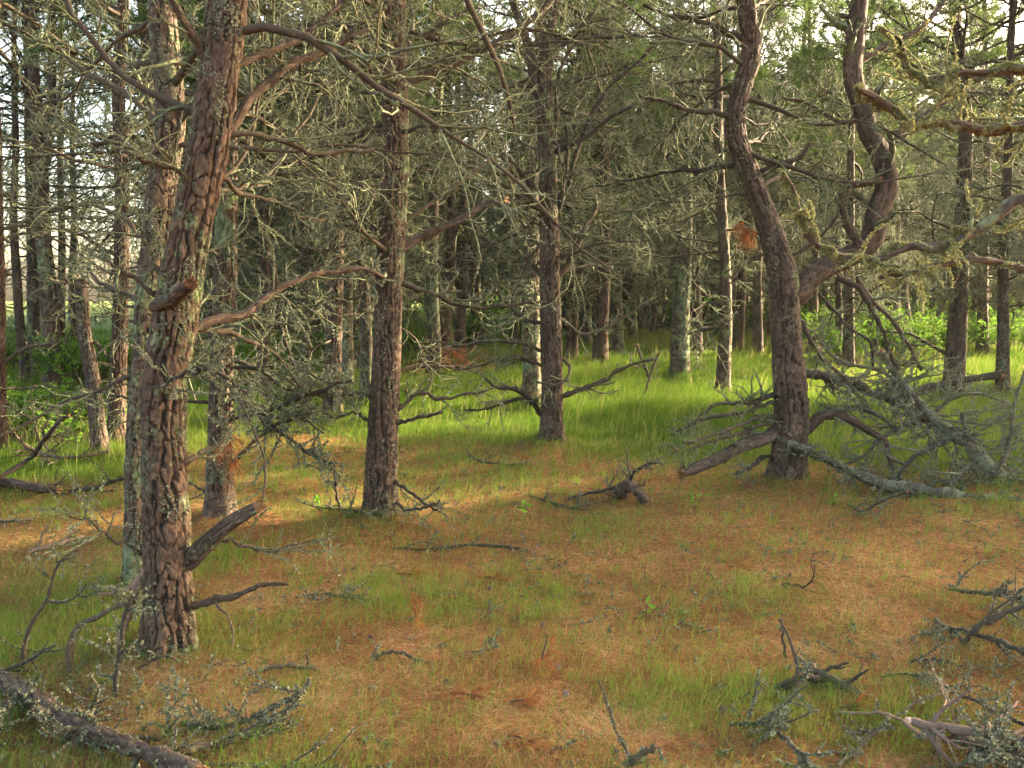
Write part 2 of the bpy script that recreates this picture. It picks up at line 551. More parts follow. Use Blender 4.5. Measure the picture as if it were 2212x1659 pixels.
def tree_branches(root, tp, tr, zlo, zhi, n, L0, L1, q, lich, fuzz, fsize, az_skip=None, twr=.0016, n2=13, n3=4, keep_parts=True, base=(0, 0, 0)):
    """n dead branches up the trunk, each a part of its own (with its lichen as a sub-part when near)"""
    zz = tp[:, 2] - tp[0, 2]
    out = []
    for k in range(n):
        h = zlo + (zhi - zlo) * (k + rng.random()) / n
        st = np.array([np.interp(h, zz, tp[:, i]) for i in range(3)]); r = float(np.interp(h, zz, tr))
        for _try in range(9):
            az = rng.uniform(0, 2 * np.pi)
            L = rng.uniform(L0, L1) * (0.55 + .45 * min(1, h / 2.5))
            el = rng.normal(.08, .22)
            d = np.array([np.cos(az) * np.cos(el), np.sin(az) * np.cos(el), np.sin(el)])
            tip = st + d * L + np.asarray(base)
            if az_skip is None or not az_skip(tip, d):
                break
        P = wander(st[None], d[None], np.array([L]), 12, .17, rng.normal(.0, .03))[0]
        r0 = min(r * .45, .008 + L * .0075) * rng.uniform(.7, 1.15)
        R = r0 * np.linspace(1, .28, 12)
        mb, ml = MB(), MB()
        branch_geo(mb, ml, P, R, q, lich, max(2, int(n2 * L / 1.6)), n3, (L * .2, L * .55), fuzz, fsize, 6 if q > .5 else 4, twr=twr)
        out.append((mb, ml))
    return out


def vary_trunk(pts, n):
    return spline(pts, n)


# ------------------------------------------------------------------ placed pines
TREES = []     # (x, y, radius) for spacing


def pine(label, base, w, path, H=10.0, lv=.5, rd=.5, nb=26, zb=(1.0, 5.5), Lb=(1.0, 2.4), limbs=(), crown=True, widths=None, plate=None,
         cz=.50, reach=2.2, stubs=(), name='pine_tree', group='pines of the wood', snag=None, fuzz=None, depth=None, skipaz=None, lichamt=.62, cdens=1.0, forks=()):
    """a pine standing where it is seen: path = trunk centre line in survey pixels (above the base)"""
    if depth is None:
        b = gnd(*base)
    else:
        b = at(base[0], base[1], depth); b[2] = float(hgt(b[0], b[1]))
    d = b[1]
    px = S / FOC * d                         # metres per survey pixel at this tree
    r0 = w * px / 2
    MOUNDS.append((b[0], b[1], .09, .20 + r0))
    pts = [b - np.array([0, 0, .06])]
    ws = [w]
    for i, p in enumerate(path):
        q = at(p[0], p[1], d + (p[2] if len(p) > 2 else 0))
        if q[2] > pts[-1][2] + .1:
            pts.append(q)
            ws.append(widths[i] if widths else None)
    zt = pts[-1][2] - b[2]
    lean = (pts[-1] - pts[-2]) / max(.2, pts[-1][2] - pts[-2][2])
    lean = np.clip(lean, -.25, .25)
    if snag is None:
        z = zt
        while z < H - .2:
            stp = min(1.5, H - z)
            lean = lean * .75 + np.array([rng.normal() * .05, rng.normal() * .05, 0])
            pts.append(pts[-1] + np.array([lean[0], lean[1], 1]) * stp); ws.append(None); z += stp
    pts = np.array(pts)
    zz = pts[:, 2] - b[2]
    top = zz[-1]
    prof = r0 * (1 - .78 * np.clip(zz / max(H, top), 0, 1) ** .9)
    rad = np.array([(x * px / 2) if x else pr for x, pr in zip(ws, prof)])
    if widths:
        k = max(i for i, x in enumerate(ws) if x)
        rad[k + 1:] = rad[k] * (1 - .75 * (zz[k + 1:] - zz[k]) / max(.1, top - zz[k]))
    near = d < 5.5; mid = d < 12
    spacing = .0060 if near else (.011 if mid else (.03 if d < 20 else .06))
    sides = 150 if near else (84 if mid else (34 if d < 20 else 20))
    L = np.concatenate([[0], np.cumsum(np.linalg.norm(np.diff(pts, axis=0), axis=1))])
    seen = min(L[-1], CAMZ + .36 * d + .3)
    q_ = np.concatenate([np.arange(0, seen, spacing), np.linspace(seen, L[-1], max(3, int((L[-1] - seen) / .12)) + 1)])
    tp = spline(pts, 1200)
    K = len(q_)
    tp = np.stack([np.interp(q_, np.linspace(0, L[-1], 1200), tp[:, i]) for i in range(3)], 1)
    tr = np.maximum(np.interp(q_, L, rad), .012)
    loc = b.copy()
    tp0 = tp - loc
    root = thing(name, label, 'tree', loc, group)
    mb = MB()
    seed = float(rng.integers(1, 90))
    pl = plate or max(.038, min(.055, r0 * .42))
    vv = trunk_geo(mb, tp0, tr, sides, pl, min(.026, r0 * .16), seed, lv, rd)
    if snag is not None:
        cap_geo(mb, vv[-1], 1, .05, seed)
    trunk = link('trunk', mb.mesh('trunk', [M_TRUNK, M_BROKEN]), root)
    # lichen growing on the trunk of the nearer trees
    if d < 12:
        nfl = int((26000 if near else 6000) * lv)
        kk = rng.integers(0, int(np.searchsorted(q_, min(seen, 4.5))), nfl); jj = rng.integers(0, sides, nfl)
        pos = vv[kk, jj]; o = nrm(pos - tp0[kk])
        msk = vnoise(pos[:, 0] * 14 + pos[:, 1] * 9 + 60, pos[:, 2] * 6 + pos[:, 1] * 7 + 60, seed) + .25 * rng.random(nfl) > .84
        pos, o = pos[msk], o[msk]
        n = len(pos); sz = rng.uniform(.0025, .0065, n)[:, None] * (1 if near else 1.6)
        sd = nrm(np.cross(o, rng.normal(size=(n, 3)))); u2 = np.cross(o, sd)
        v = np.stack([pos - sd * sz, pos + u2 * sz * .8 + o * sz * .5, pos + sd * sz + o * sz * .25, pos - u2 * sz + o * sz * .55], 1).reshape(-1, 3)
        i = np.arange(n)[:, None] * 4
        m2 = MB(); m2.add(v, np.concatenate([i + np.array([[0, 1, 2]]), i + np.array([[0, 2, 3]])]), np.repeat(np.stack([rng.random(n)] * 4, 1), 4, 0))
        link('lichen', m2.mesh('lichen', M_LICHEN, False), trunk)
    fz = (fuzz * 4 if fuzz is not None else 330) if d < 6 else ((fuzz * 2 if fuzz is not None else 200) if d < 12 else 0)
    fs = .0050 if d < 6 else .0068
    q = 1 if d < 12 else .4
    twr = .0021 if d < 6 else (.0032 if d < 12 else (.0052 if d < 20 else .0080))
    # limbs drawn one by one from the photograph
    for lm in limbs:
        pp = np.array([at(p[0], p[1], d + (p[2] if len(p) > 2 else lm.get('dd', 0) * i / max(1, len(lm['p']) - 1))) for i, p in enumerate(lm['p'])]) - loc
        # root the limb in the trunk's axis
        zc = pp[0, 2]; ax = np.array([np.interp(zc, tp0[:, 2], tp0[:, i]) for i in range(3)])
        if lm.get('root', True):
            pp = np.concatenate([[pp[0] * .25 + ax * .75 + np.array([0, 0, -.02])], pp])
        K2 = max(9, int(len(pp) * 3.5))
        lp = spline(pp, K2)
        lp[1:-1] += rng.normal(size=(K2 - 2, 3)) * lm.get('jit', .006)
        lr = np.linspace(lm['w'][0], lm['w'][1], K2) * px / 2
        m1, m2 = MB(), MB()
        len_ = np.linalg.norm(np.diff(lp, axis=0), axis=1).sum()
        thick = lm['w'][0] >= 18
        if thick:
            vv2 = trunk_geo(m1, spline(pp, max(24, int(len_ / (.014 if near else .03)))), np.interp(np.linspace(0, 1, max(24, int(len_ / (.014 if near else .03)))), np.linspace(0, 1, K2), lr), 40 if mid else 14,
                            .03, .007, seed + len_, lm.get('lv', .55) * .8, lm.get('rd', rd) * .6, flare=0, mi=1)
            if lm.get('broken'):
                cap_geo(m1, vv2[-1], 2, .035, seed)
        nn2 = lm.get('n2', int(9 * len_))
        if not thick or nn2 > 0:
            branch_geo(m1, m2, lp, lr * (.8 if thick else 1), q, lm.get('li', lichamt), nn2, lm.get('n3', 3), lm.get('l2', (.16, .5)), (lm['fuzz'] * (3.6 if near else 2.6) if 'fuzz' in lm else fz) if d < 12 else 0, fs * lm.get('fs', 1), 8 if mid else 5,
                       twr=twr, up=lm.get('up', .02), t0=lm.get('t0', .2), mf=lm.get('mf', 1.4))
        bo = link('branch', m1.mesh('branch', [M_BRANCH if not thick else M_LIMB, M_TRUNK, M_BROKEN]), root)
        if lm.get('label'):
            bo['label'] = lm['label']
        if m2.n:
            link('lichen', m2.mesh('lichen', lm.get('lm', M_LICHEN), False), bo)
    if nb:
        if nb > 5:
            z1 = max(zb[1], min(top * .9, CAMZ + .34 * d + .3)); nb = int(.85 * nb * ((z1 - zb[0]) / (zb[1] - zb[0])) ** .75); zb = (zb[0], z1)
        def skip(tip, dd):
            if tip[1] < 2.4 and abs(tip[0]) < 2.2:
                return True
            if d < 12 and dd[1] < -.30 and abs(dd[0]) < .85:       # few limbs of the nearer trees point at the viewer
                return rng.random() < .9
            return skipaz(tip, dd) if skipaz else False
        for m1, m2 in tree_branches(root, tp0, tr, zb[0], min(zb[1], top * .9), nb, Lb[0], Lb[1], q, lichamt, fz * .55, fs * .9, skip, twr, base=loc):
            if d < 12:
                bo = link('branch', m1.mesh('branch', M_BRANCH), root)
                if m2.n:
                    link('lichen', m2.mesh('lichen', M_LICHEN, False), bo)
            else:
                # bark and lichen in one mesh for the farther ones
                m1.merge(m2, 1)
                link('branch', m1.mesh('branch', [M_BRANCH, M_LICHEN]), root)
    if crown and snag is None:
        mc = MB()
        fine = d < 14
        crown_geo(mc, tp0, tr, top, top * cz, reach, 26, 7, 4, 16 if fine else 11, .13 if fine else .17, .006 if fine else .012, dens=cdens * (.6 if d < 9 else .95))
        link('crown', mc.mesh('crown', [M_BRANCH, M_NEEDLE]), root)
    TREES.append((b[0], b[1], r0))
    return root


# ---- the pines one can point to, nearest first --------------------------------------------------
def L(p, w, **k):
    return dict(p=p, w=w, **k)


pine('thick red-brown pine leaning beside its lichen-grey neighbour, nearest trunk of all', (364, 1442), 100,
     [(362, 1300), (358, 1150), (353, 1000), (352, 850), (376, 700), (402, 540), (436, 380), (463, 230), (484, 90), (497, -40), (510, -200)],
     widths=[100, 98, 96, 94, 90, 86, 82, 82, 80, 76, 70], H=9.5, lv=.95, rd=.8, nb=13, zb=(2.2, 5.5), Lb=(.9, 2.0), fuzz=70,
     limbs=[
         L([(467, 307), (507, 267), (540, 213), (567, 190), (627, 140), (683, 117), (737, 93), (800, 60)], (27, 11), dd=.5, rd=.6, n2=12),
         L([(500, 147), (567, 117), (633, 90), (700, 40), (760, -20)], (18, 9), dd=.4, rd=.6, n2=10),
         L([(455, 140), (417, 77), (377, 10), (350, -60)], (22, 13), dd=-.2, rd=.6),
         L([(493, 293), (560, 293), (617, 307), (683, 333), (733, 330), (808, 323)], (15, 8), dd=.4),
         L([(407, 740), (420, 713), (467, 690), (520, 683), (553, 660), (593, 630), (633, 610), (683, 593), (733, 586), (790, 582), (830, 600)], (21, 11), dd=.9, rd=.8, lv=.7, n2=14),
         L([(352, 668), (375, 645), (412, 612)], (40, 26), dd=-.35, n2=0, fuzz=0, broken=True, rd=.9, label='short broken stub pointing up'),
         L([(400, 1215), (440, 1180), (500, 1128), (556, 1096)], (44, 26), dd=-.1, n2=0, fuzz=25, broken=True, rd=.7, label='thick snapped-off low limb with torn orange end'),
         L([(470, 1165), (540, 1180), (590, 1195), (640, 1175), (685, 1165)], (9, 4), dd=.1, root=False, n2=5, fuzz=110),
         L([(405, 1312), (450, 1300), (520, 1282), (570, 1262), (622, 1262)], (20, 5), dd=-.2, n2=2, n3=0, fuzz=20, li=.3),
         L([(350, 783), (400, 793), (450, 797), (483, 810), (517, 840), (535, 856)], (11, 6), dd=.1, fuzz=260, n2=14, l2=(.1, .4)),
         L([(320, 842), (352, 835), (400, 800), (430, 805)], (9, 7), dd=-.35, fuzz=260, n2=4, root=False),
         L([(403, 996), (447, 970), (500, 940)], (14, 6), dd=.2, n2=4),
         L([(340, 640), (290, 600), (255, 575), (225, 560)], (12, 5), dd=-.1, n2=7),
         L([(345, 590), (300, 510), (260, 470), (200, 440)], (14, 6), dd=.2, n2=8),
         L([(320, 1215), (280, 1180), (240, 1160), (200, 1130), (150, 1115)], (9, 4), dd=-.3, fuzz=160, n2=6),
         L([(455, 380), (520, 420), (590, 430), (650, 470), (720, 475)], (12, 5), dd=.6, n2=9),
         L([(440, 420), (400, 380), (330, 350), (260, 330)], (12, 5), dd=-.2, n2=9),
     ])

pine('lichen-grey pine pressed close against the nearest red-brown trunk', (296, 1295), 56,
     [(298, 1100), (300, 950), (312, 800), (322, 640), (338, 500), (352, 380), (368, 270), (362, 150), (352, 40), (350, -100)],
     widths=[56, 56, 58, 60, 62, 62, 60, 58, 56, 52], H=9, lv=1.0, rd=.45, nb=27, zb=(1.3, 5.2), Lb=(.8, 1.9),
     limbs=[L([(330, 690), (280, 640), (230, 620), (170, 560)], (14, 5), dd=.3), L([(372, 290), (330, 250), (270, 200), (190, 160), (120, 100)], (16, 7), dd=.4)])

pine('rough pine behind the two nearest trunks, wreathed in fuzzy lichen branches', (474, 1135), 56,
     [(474, 1000), (476, 880), (480, 760), (486, 620), (490, 470), (492, 330), (490, 180), (486, 0)], H=9, lv=.85, rd=.55, nb=45, zb=(.9, 5.4), Lb=(.8, 2.0), fuzz=120,
     limbs=[
         L([(500, 906), (550, 893), (600, 880), (650, 856), (700, 843), (740, 824)], (15, 6), dd=-.3, fuzz=220, n2=22, l2=(.14, .5)),
         L([(490, 1010), (540, 960), (590, 925), (650, 905), (700, 935)], (9, 4), dd=-.2, fuzz=240, n2=19, l2=(.14, .5)),
         L([(500, 860), (560, 900), (620, 945), (680, 985), (720, 1000)], (8, 4), dd=-.3, fuzz=260, n2=19, l2=(.14, .5)),
         L([(495, 780), (560, 800), (620, 840), (690, 850), (760, 820)], (10, 5), dd=.2, fuzz=200, n2=22, l2=(.14, .5)),
         L([(490, 720), (570, 700), (640, 690), (700, 650)], (13, 6), dd=.2, fuzz=120, n2=19, l2=(.14, .5)),
         L([(590, 560), (600, 640), (610, 720), (640, 800), (655, 860)], (11, 7), dd=.2, fuzz=260, n2=12, root=False),
         L([(470, 1080), (440, 1060), (400, 1040)], (8, 4), dd=.1, fuzz=160),
     ])

pine('slender reddish pine with smooth round lichen discs, midway to the central meadow tree', (818, 1132), 62,
     [(826, 980), (831, 880), (836, 760), (840, 640), (847, 500), (853, 360), (853, 220), (852, 100), (850, 0), (849, -120)],
     widths=[61, 60, 58, 57, 55, 54, 52, 50, 48, 44], H=9.5, lv=.95, rd=.75, nb=45, zb=(1.9, 5.6), Lb=(.9, 2.2),
     limbs=[
         L([(870, 180), (924, 160), (990, 133), (1037, 110), (1097, 80), (1137, 50), (1164, 30), (1200, -10)], (20, 11), dd=.3, rd=.6),
         L([(866, 92), (924, 73), (970, 43), (1010, 20)], (13, 7), dd=.2),
         L([(858, 545), (880, 528), (904, 516), (950, 495), (1010, 467), (1037, 447), (1088, 432)], (20, 15), dd=.3, rd=.6, broken=True),
         L([(860, 886), (884, 863), (910, 850), (950, 863), (1004, 853), (1070, 838)], (11, 4), dd=.1, n2=9),
         L([(854, 915), (894, 905), (924, 898), (955, 891)], (10, 6), dd=-.2, n2=2, n3=0),
         L([(838, 1030), (870, 1053), (910, 1080), (946, 1102)], (9, 5), dd=-.25, n2=5, fuzz=120),
         L([(832, 1076), (877, 1100), (917, 1096), (950, 1080)], (8, 4), dd=-.3, n2=5, fuzz=120),
         L([(822, 930), (790, 905), (760, 890), (730, 905), (690, 880)], (8, 4), dd=-.2, fuzz=140),
         L([(815, 870), (780, 850), (740, 855), (690, 830)], (8, 4), dd=-.1, fuzz=140),
         L([(845, 610), (900, 625), (950, 640), (990, 660), (1060, 665), (1130, 655), (1180, 650)], (12, 5), dd=.3),
         L([(835, 590), (800, 560), (770, 500), (720, 470)], (12, 5), dd=-.2, fuzz=160, n2=14),
         L([(850, 300), (800, 280), (740, 290), (680, 260)], (12, 5), dd=.1),
         L([(846, 590), (820, 585), (800, 600), (775, 560)], (16, 9), dd=-.2, fuzz=200, n2=14),
     ])

pine('upright mossy pine forking into many arms, alone at the near edge of bright grass', (1190, 963), 46,
     [(1193, 860), (1192, 760), (1190, 660), (1188, 560), (1184, 440), (1180, 320), (1176, 220), (1180, 110), (1192, 20), (1204, -80)],
     widths=[47, 46, 45, 46, 42, 40, 36, 28, 24, 20], H=9.0, lv=.75, rd=.45, nb=51, zb=(1.9, 6.0), Lb=(.9, 2.2),
     limbs=[
         L([(1217, 855), (1257, 840), (1297, 826), (1337, 800), (1370, 786), (1420, 774)], (12, 5), dd=-.2, n2=10, fuzz=30),
         L([(1170, 893), (1150, 868), (1130, 850), (1104, 838), (1070, 836), (1044, 813)], (16, 5), dd=-.3, n2=9, fuzz=30),
         L([(1127, 860), (1097, 868), (1050, 883), (1004, 886)], (7, 4), dd=-.3, n2=8, root=False),
         L([(1186, 610), (1160, 585), (1140, 560), (1125, 520)], (14, 7), dd=.1), L([(1196, 605), (1230, 562), (1258, 505), (1290, 440)], (14, 7), dd=.2),
         L([(1168, 412), (1114, 360), (1070, 317), (1027, 267)], (13, 6), dd=-.3, lm=M_MOSSY, fuzz=110), L([(1166, 449), (1114, 420), (1084, 397), (1050, 380)], (12, 6), dd=-.3, lm=M_MOSSY, fuzz=110),
         L([(1197, 462), (1217, 400), (1227, 317), (1220, 267)], (10, 6), dd=-.1), L([(1187, 290), (1204, 183), (1217, 133), (1270, 67)], (11, 6), dd=.1),
         L([(1200, 436), (1244, 333), (1287, 233), (1320, 187), (1404, 110), (1450, 60)], (12, 6), dd=.3),
         L([(1172, 222), (1160, 200), (1144, 110), (1120, 40), (1100, -20)], (22, 18), dd=-.1, n2=4, label='second stem forking off and rising steeply'),
         L([(1192, 330), (1260, 300), (1340, 240), (1420, 215), (1480, 240)], (12, 5), dd=-.2),
         L([(1212, 690), (1250, 720), (1290, 718), (1340, 690), (1400, 650)], (9, 4), dd=.3), L([(1175, 700), (1130, 690), (1090, 650), (1050, 610)], (10, 4), dd=-.2),
         L([(1176, 760), (1120, 740), (1060, 735), (990, 745), (930, 735)], (9, 4), dd=-.4, n2=14), L([(1170, 790), (1110, 770), (1040, 790), (980, 800)], (8, 4), dd=-.3, n2=12),
         L([(1205, 770), (1230, 790), (1230, 810), (1200, 830), (1160, 825)], (8, 5), dd=-.3, n2=3, root=False),
     ])

pine('stout crooked pine with a sagging arm, rising out of a tangle of dead limbs', (1694, 1046), 66,
     [(1706, 930), (1708, 860), (1702, 780), (1696, 690), (1692, 600), (1672, 520), (1640, 430), (1610, 350), (1588, 285), (1598, 200), (1622, 110), (1612, 30), (1600, -60)],
     widths=[70, 72, 66, 62, 62, 54, 48, 44, 44, 42, 40, 38, 34], H=8.5, lv=.62, rd=.5, nb=26, zb=(2.2, 5.4), Lb=(.9, 2.2),
     limbs=[
         L([(1712, 640), (1752, 600), (1800, 568), (1846, 548), (1882, 518), (1890, 470), (1912, 405), (1906, 345), (1876, 285), (1864, 240), (1841, 172), (1848, 82), (1858, 0), (1862, -90)], (54, 34), dd=.35, rd=.8, lv=.5, n2=20, l2=(.25, .8),
           label='heavy second stem that bends out and then climbs'),
         L([(1858, 530), (1828, 480), (1822, 430), (1838, 402), (1870, 397), (1898, 388)], (22, 12), dd=.1, root=False, rd=.9, n2=3, broken=True, label='hooked broken arm'),
         L([(1690, 930), (1654, 947), (1607, 963), (1541, 997), (1474, 1022)], (30, 22), dd=-.55, n2=3, lv=.4, rd=.15, broken=True, label='bare grey limb bowed down to the grass'),
         L([(1674, 853), (1634, 866), (1601, 870), (1554, 873), (1481, 925)], (14, 4), dd=-.5, n2=14, fuzz=40), L([(1674, 900), (1614, 913), (1541, 940), (1474, 955)], (11, 4), dd=-.7, n2=14, fuzz=40),
         L([(1670, 870), (1610, 890), (1540, 900), (1450, 940)], (10, 4), dd=-.3, n2=13, fuzz=40), L([(1672, 915), (1600, 935), (1530, 955), (1470, 975), (1440, 960)], (9, 4), dd=-.9, n2=12, fuzz=40),
         L([(1730, 935), (1784, 895), (1828, 904), (1874, 930), (1908, 950), (1924, 997), (1936, 1030)], (28, 9), dd=-.2, n2=8, fuzz=60),
         L([(1808, 600), (1851, 620), (1884, 670), (1908, 713), (1918, 747), (1941, 800)], (13, 7), dd=.1, root=False), L([(1851, 600), (1874, 640), (1918, 680), (1958, 740), (1990, 800)], (13, 7), dd=.2, root=False),
         L([(1768, 635), (1808, 677), (1841, 713), (1878, 740), (1886, 792)], (9, 5), dd=.1, root=False), L([(1724, 690), (1758, 747), (1791, 785), (1840, 830)], (11, 5), dd=.0),
         L([(1640, 380), (1670, 360), (1700, 350), (1728, 340), (1750, 310)], (18, 8), dd=-.1), L([(1586, 270), (1560, 245), (1500, 240), (1450, 225), (1380, 205)], (14, 6), dd=-.2),
         L([(1612, 90), (1570, 70), (1500, 40), (1440, 30), (1390, 10)], (16, 7), dd=-.1), L([(1896, 330, 0.36), (1940, 290, 0.42), (2010, 240, 0.48), (2060, 210, 0.54)], (20, 10), root=False),
         L([(1866, 255, 0.36), (1820, 265, 0.30), (1750, 225, 0.24), (1690, 210, 0.18)], (12, 6), root=False), L([(1856, 130, 0.36), (1920, 95, 0.42), (1990, 60, 0.48), (2040, 0, 0.54)], (18, 9), root=False),
         L([(1700, 560), (1760, 520), (1800, 480), (1820, 420)], (9, 4), dd=-.1, n2=14, root=False), L([(1665, 985), (1620, 1010), (1590, 1025)], (11, 6), dd=-.5, n2=5, fuzz=140),
     ])

pine('straight dark pine with a warm-lit flank, behind the broken snag', (250, 985), 38,
     [(252, 900), (256, 760), (262, 600), (263, 440), (259, 300), (256, 180), (264, 60), (266, -60)], H=9.5, lv=.55, rd=.75, nb=39, zb=(1.4, 5.8), Lb=(.9, 2.1))
pine('broken dead snag leaning and bare, its orange top snapped off', (220, 1002), 32,
     [(212, 930), (205, 860), (194, 780), (183, 720), (178, 655), (173, 602)], widths=[31, 30, 28, 26, 25, 22], H=3, lv=.5, rd=.25, nb=3, zb=(.5, 1.9), Lb=(.4, .9), crown=False, snag=1, name='dead_snag', group=None,
     limbs=[L([(200, 740), (235, 770), (262, 730)], (6, 4), dd=.1, n2=1, n3=0)])
pine('dark pine between the fuzzy lichen branches and the slim reddish pine', (718, 915), 42,
     [(720, 800), (722, 700), (725, 560), (724, 420), (718, 280), (715, 140), (722, 0)], H=9, lv=.6, rd=.5, nb=39, zb=(1.1, 5.5), Lb=(.9, 2.1))
pine('pale lichen-coated pine just to the side of the slim reddish pine', (791, 882), 30,
     [(792, 780), (790, 680), (786, 560), (784, 420), (790, 260), (794, 100)], H=9, lv=1.25, rd=.4, nb=33, zb=(1.3, 5.5), Lb=(.9, 2.0))
pine('pine half hidden behind the forking mossy pine, one side glowing orange', (1148, 882), 40,
     [(1148, 780), (1149, 680), (1152, 560), (1150, 420), (1156, 260), (1166, 100)], H=9, lv=1.1, rd=.8, nb=33, zb=(1.3, 5.5), Lb=(.9, 2.0))
pine('big green-crusted pine with a knot hole, standing in the sunlit grass', (1468, 822), 40,
     [(1470, 740), (1472, 660), (1476, 560), (1480, 440), (1478, 300), (1474, 160), (1470, 20)], H=10, lv=1.3, rd=.3, nb=36, zb=(1.6, 5.8), Lb=(.9, 2.1))
pine('slim dark pine with a white lichen sleeve low down, between crusted and crooked pines', (1562, 864), 31,
     [(1564, 780), (1568, 700), (1567, 600), (1562, 500), (1556, 400), (1552, 280), (1550, 120)], H=9.5, lv=.75, rd=.6, nb=39, zb=(1.2, 5.6), Lb=(.9, 2.2),
     limbs=[L([(1555, 705), (1530, 710), (1500, 716), (1478, 722)], (11, 8), dd=.1, n2=1, n3=0)])
pine('dark red-barked pine leaning slightly at the far edge of the lit grass', (1296, 794), 32,
     [(1298, 720), (1302, 640), (1307, 540), (1310, 420), (1304, 300), (1298, 160), (1290, 20)], H=9.5, lv=.35, rd=.95, nb=36, zb=(1.5, 5.8), Lb=(.9, 2.2))
pine('pale lichen-coated pine close behind the dark red-barked pine', (1332, 772), 30,
     [(1332, 700), (1330, 620), (1328, 520), (1332, 400), (1340, 260), (1346, 100)], H=9, lv=1.3, rd=.3, nb=30, zb=(1.4, 5.8))
pine('dark pine dividing into two stems high up, against the bright gap of sky', (114, 852), 40,
     [(112, 760), (108, 680), (102, 600), (95, 520), (90, 420), (86, 330), (76, 230), (72, 120), (70, 0)], H=9.5, lv=.55, rd=.6, nb=13, zb=(2.2, 6.0), Lb=(.9, 2.2), cdens=.6,
     limbs=[L([(92, 350), (104, 280), (110, 200), (112, 100), (112, 0)], (24, 14), dd=.1, n2=3)])
pine('grey lichen pine beside the two-stemmed pine at the bright clearing', (76, 832), 28, [(74, 740), (72, 640), (68, 500), (64, 340), (60, 160)], H=9, lv=1.1, rd=.3, nb=11, zb=(2.0, 6), cdens=.5)
pine('thin dark pine leaning outward at the bright clearing', (56, 836), 22, [(50, 760), (42, 690), (36, 600), (30, 480), (34, 320), (30, 120)], H=9, lv=.4, rd=.6, nb=11, zb=(2.0, 6), cdens=.5)
pine('pine at the very edge of view, its bark lit orange by the sun', (-12, 1000), 44, [(-10, 900), (-9, 780), (-8, 660), (-10, 500), (-14, 300), (-18, 100)], H=9, lv=.2, rd=1.0, nb=16, zb=(1.6, 5.5),
     limbs=[L([(0, 845), (50, 838), (90, 836), (130, 834)], (6, 3), dd=-.3, n2=4, fuzz=5, li=.2), L([(0, 790), (40, 760), (80, 745), (120, 742), (150, 735)], (10, 4), dd=-.2, n2=4, fuzz=8)])
pine('dark pine with a long diagonal dead limb, in front of the green bushes', (2061, 860), 42,
     [(2064, 780), (2068, 700), (2072, 600), (2077, 500), (2083, 380), (2086, 260), (2075, 140), (2058, 0)], H=9.5, lv=.55, rd=.35, nb=39, zb=(1.4, 5.8), Lb=(.9, 2.3),
     limbs=[L([(2055, 770), (2010, 745), (1960, 720), (1900, 715)], (8, 4), dd=.1)])
pine('grey pine at which the raised fallen log ends', (2164, 856), 28, [(2166, 780), (2167, 700), (2168, 600), (2172, 460), (2180, 280), (2184, 100)], H=9, lv=.6, rd=.3, nb=33, zb=(1.3, 5.6))
pine('mottled pine between the diagonal-limb pine and the log-end pine', (2122, 775), 26, [(2122, 700), (2124, 600), (2128, 480), (2132, 320), (2128, 120)], H=9.5, lv=.6, rd=.5, nb=27, zb=(1.6, 6))
pine('slender pine rising from the bushes behind the crooked pine', (1928, 742), 26, [(1930, 680), (1934, 600), (1936, 480), (1930, 320), (1936, 120)], H=9.5, lv=.5, rd=.4, nb=27, zb=(2, 6))
pine('leaning dark pine amid the sunlit bushes', (1958, 735), 28, [(1954, 680), (1948, 600), (1952, 480), (1962, 320), (1960, 120)], H=9, lv=.5, rd=.5, nb=27, zb=(2, 6))
pine('lichen-green pine beside the heap of brown dead branches', (938, 832), 34, [(938, 760), (936, 680), (934, 580), (936, 440), (944, 280), (950, 100)], H=9, lv=1.3, rd=.35, nb=33, zb=(1.5, 5.8))
pine('red-brown pine tilting behind the lichen-green pine and brown branch heap', (956, 800), 27, [(960, 720), (966, 640), (972, 560), (976, 460), (972, 320), (966, 140)], H=9.5, lv=.3, rd=.95, nb=30, zb=(1.8, 6))
pine('dark straight pine behind the brown heap of dead branches', (992, 775), 28, [(993, 700), (996, 620), (998, 520), (996, 400), (990, 240), (986, 60)], H=10, lv=.4, rd=.6, nb=30, zb=(1.8, 6))
pine('broken-armed pine partly behind the forking mossy pine', (1234, 785), 26, [(1236, 720), (1237, 640), (1236, 540), (1240, 420), (1246, 260), (1250, 100)], H=9, lv=.5, rd=.7, nb=27, zb=(1.6, 6),
     limbs=[L([(1236, 660), (1246, 630), (1252, 600)], (20, 16), dd=-.1, n2=0, fuzz=0, broken=True)])
pine('thin shaded pine in the gap past the near reddish trunks', (660, 835), 22, [(660, 740), (660, 620), (655, 480), (660, 300), (660, 100)], H=9, lv=.7, rd=.4, nb=30, zb=(1.4, 6))
pine('shaded pine seen through the fuzzy branches of the rough pine', (570, 850), 26, [(568, 740), (570, 620), (575, 480), (572, 300), (576, 100)], H=9, lv=.6, rd=.5, nb=30, zb=(1.4, 6))
pine('dim brownish pine beyond the snag and bright bushes', (158, 775), 20, [(158, 700), (156, 600), (160, 480), (156, 320), (160, 120)], H=9, lv=.3, rd=.8, nb=9, zb=(2.2, 6), cdens=.5)
pine('reddish pine next to the two-stemmed pine, its foot in the bushes', (131, 800), 20, [(131, 720), (132, 640), (134, 520), (130, 360), (132, 160)], H=9, lv=.3, rd=.9, nb=9, zb=(2.2, 6), cdens=.4)
pine('short dark pine bole in the grass beyond the slim dark pine', (1637, 772), 22, [(1637, 700), (1636, 600), (1640, 460), (1636, 280), (1640, 100)], H=9, lv=.4, rd=.4, nb=27, zb=(1.8, 6))
pine('dark pine at the meadow end behind the green-crusted pine', (1506, 765), 22, [(1506, 700), (1504, 600), (1506, 460), (1510, 280), (1506, 100)], H=9, lv=.5, rd=.3, nb=27, zb=(1.8, 6))

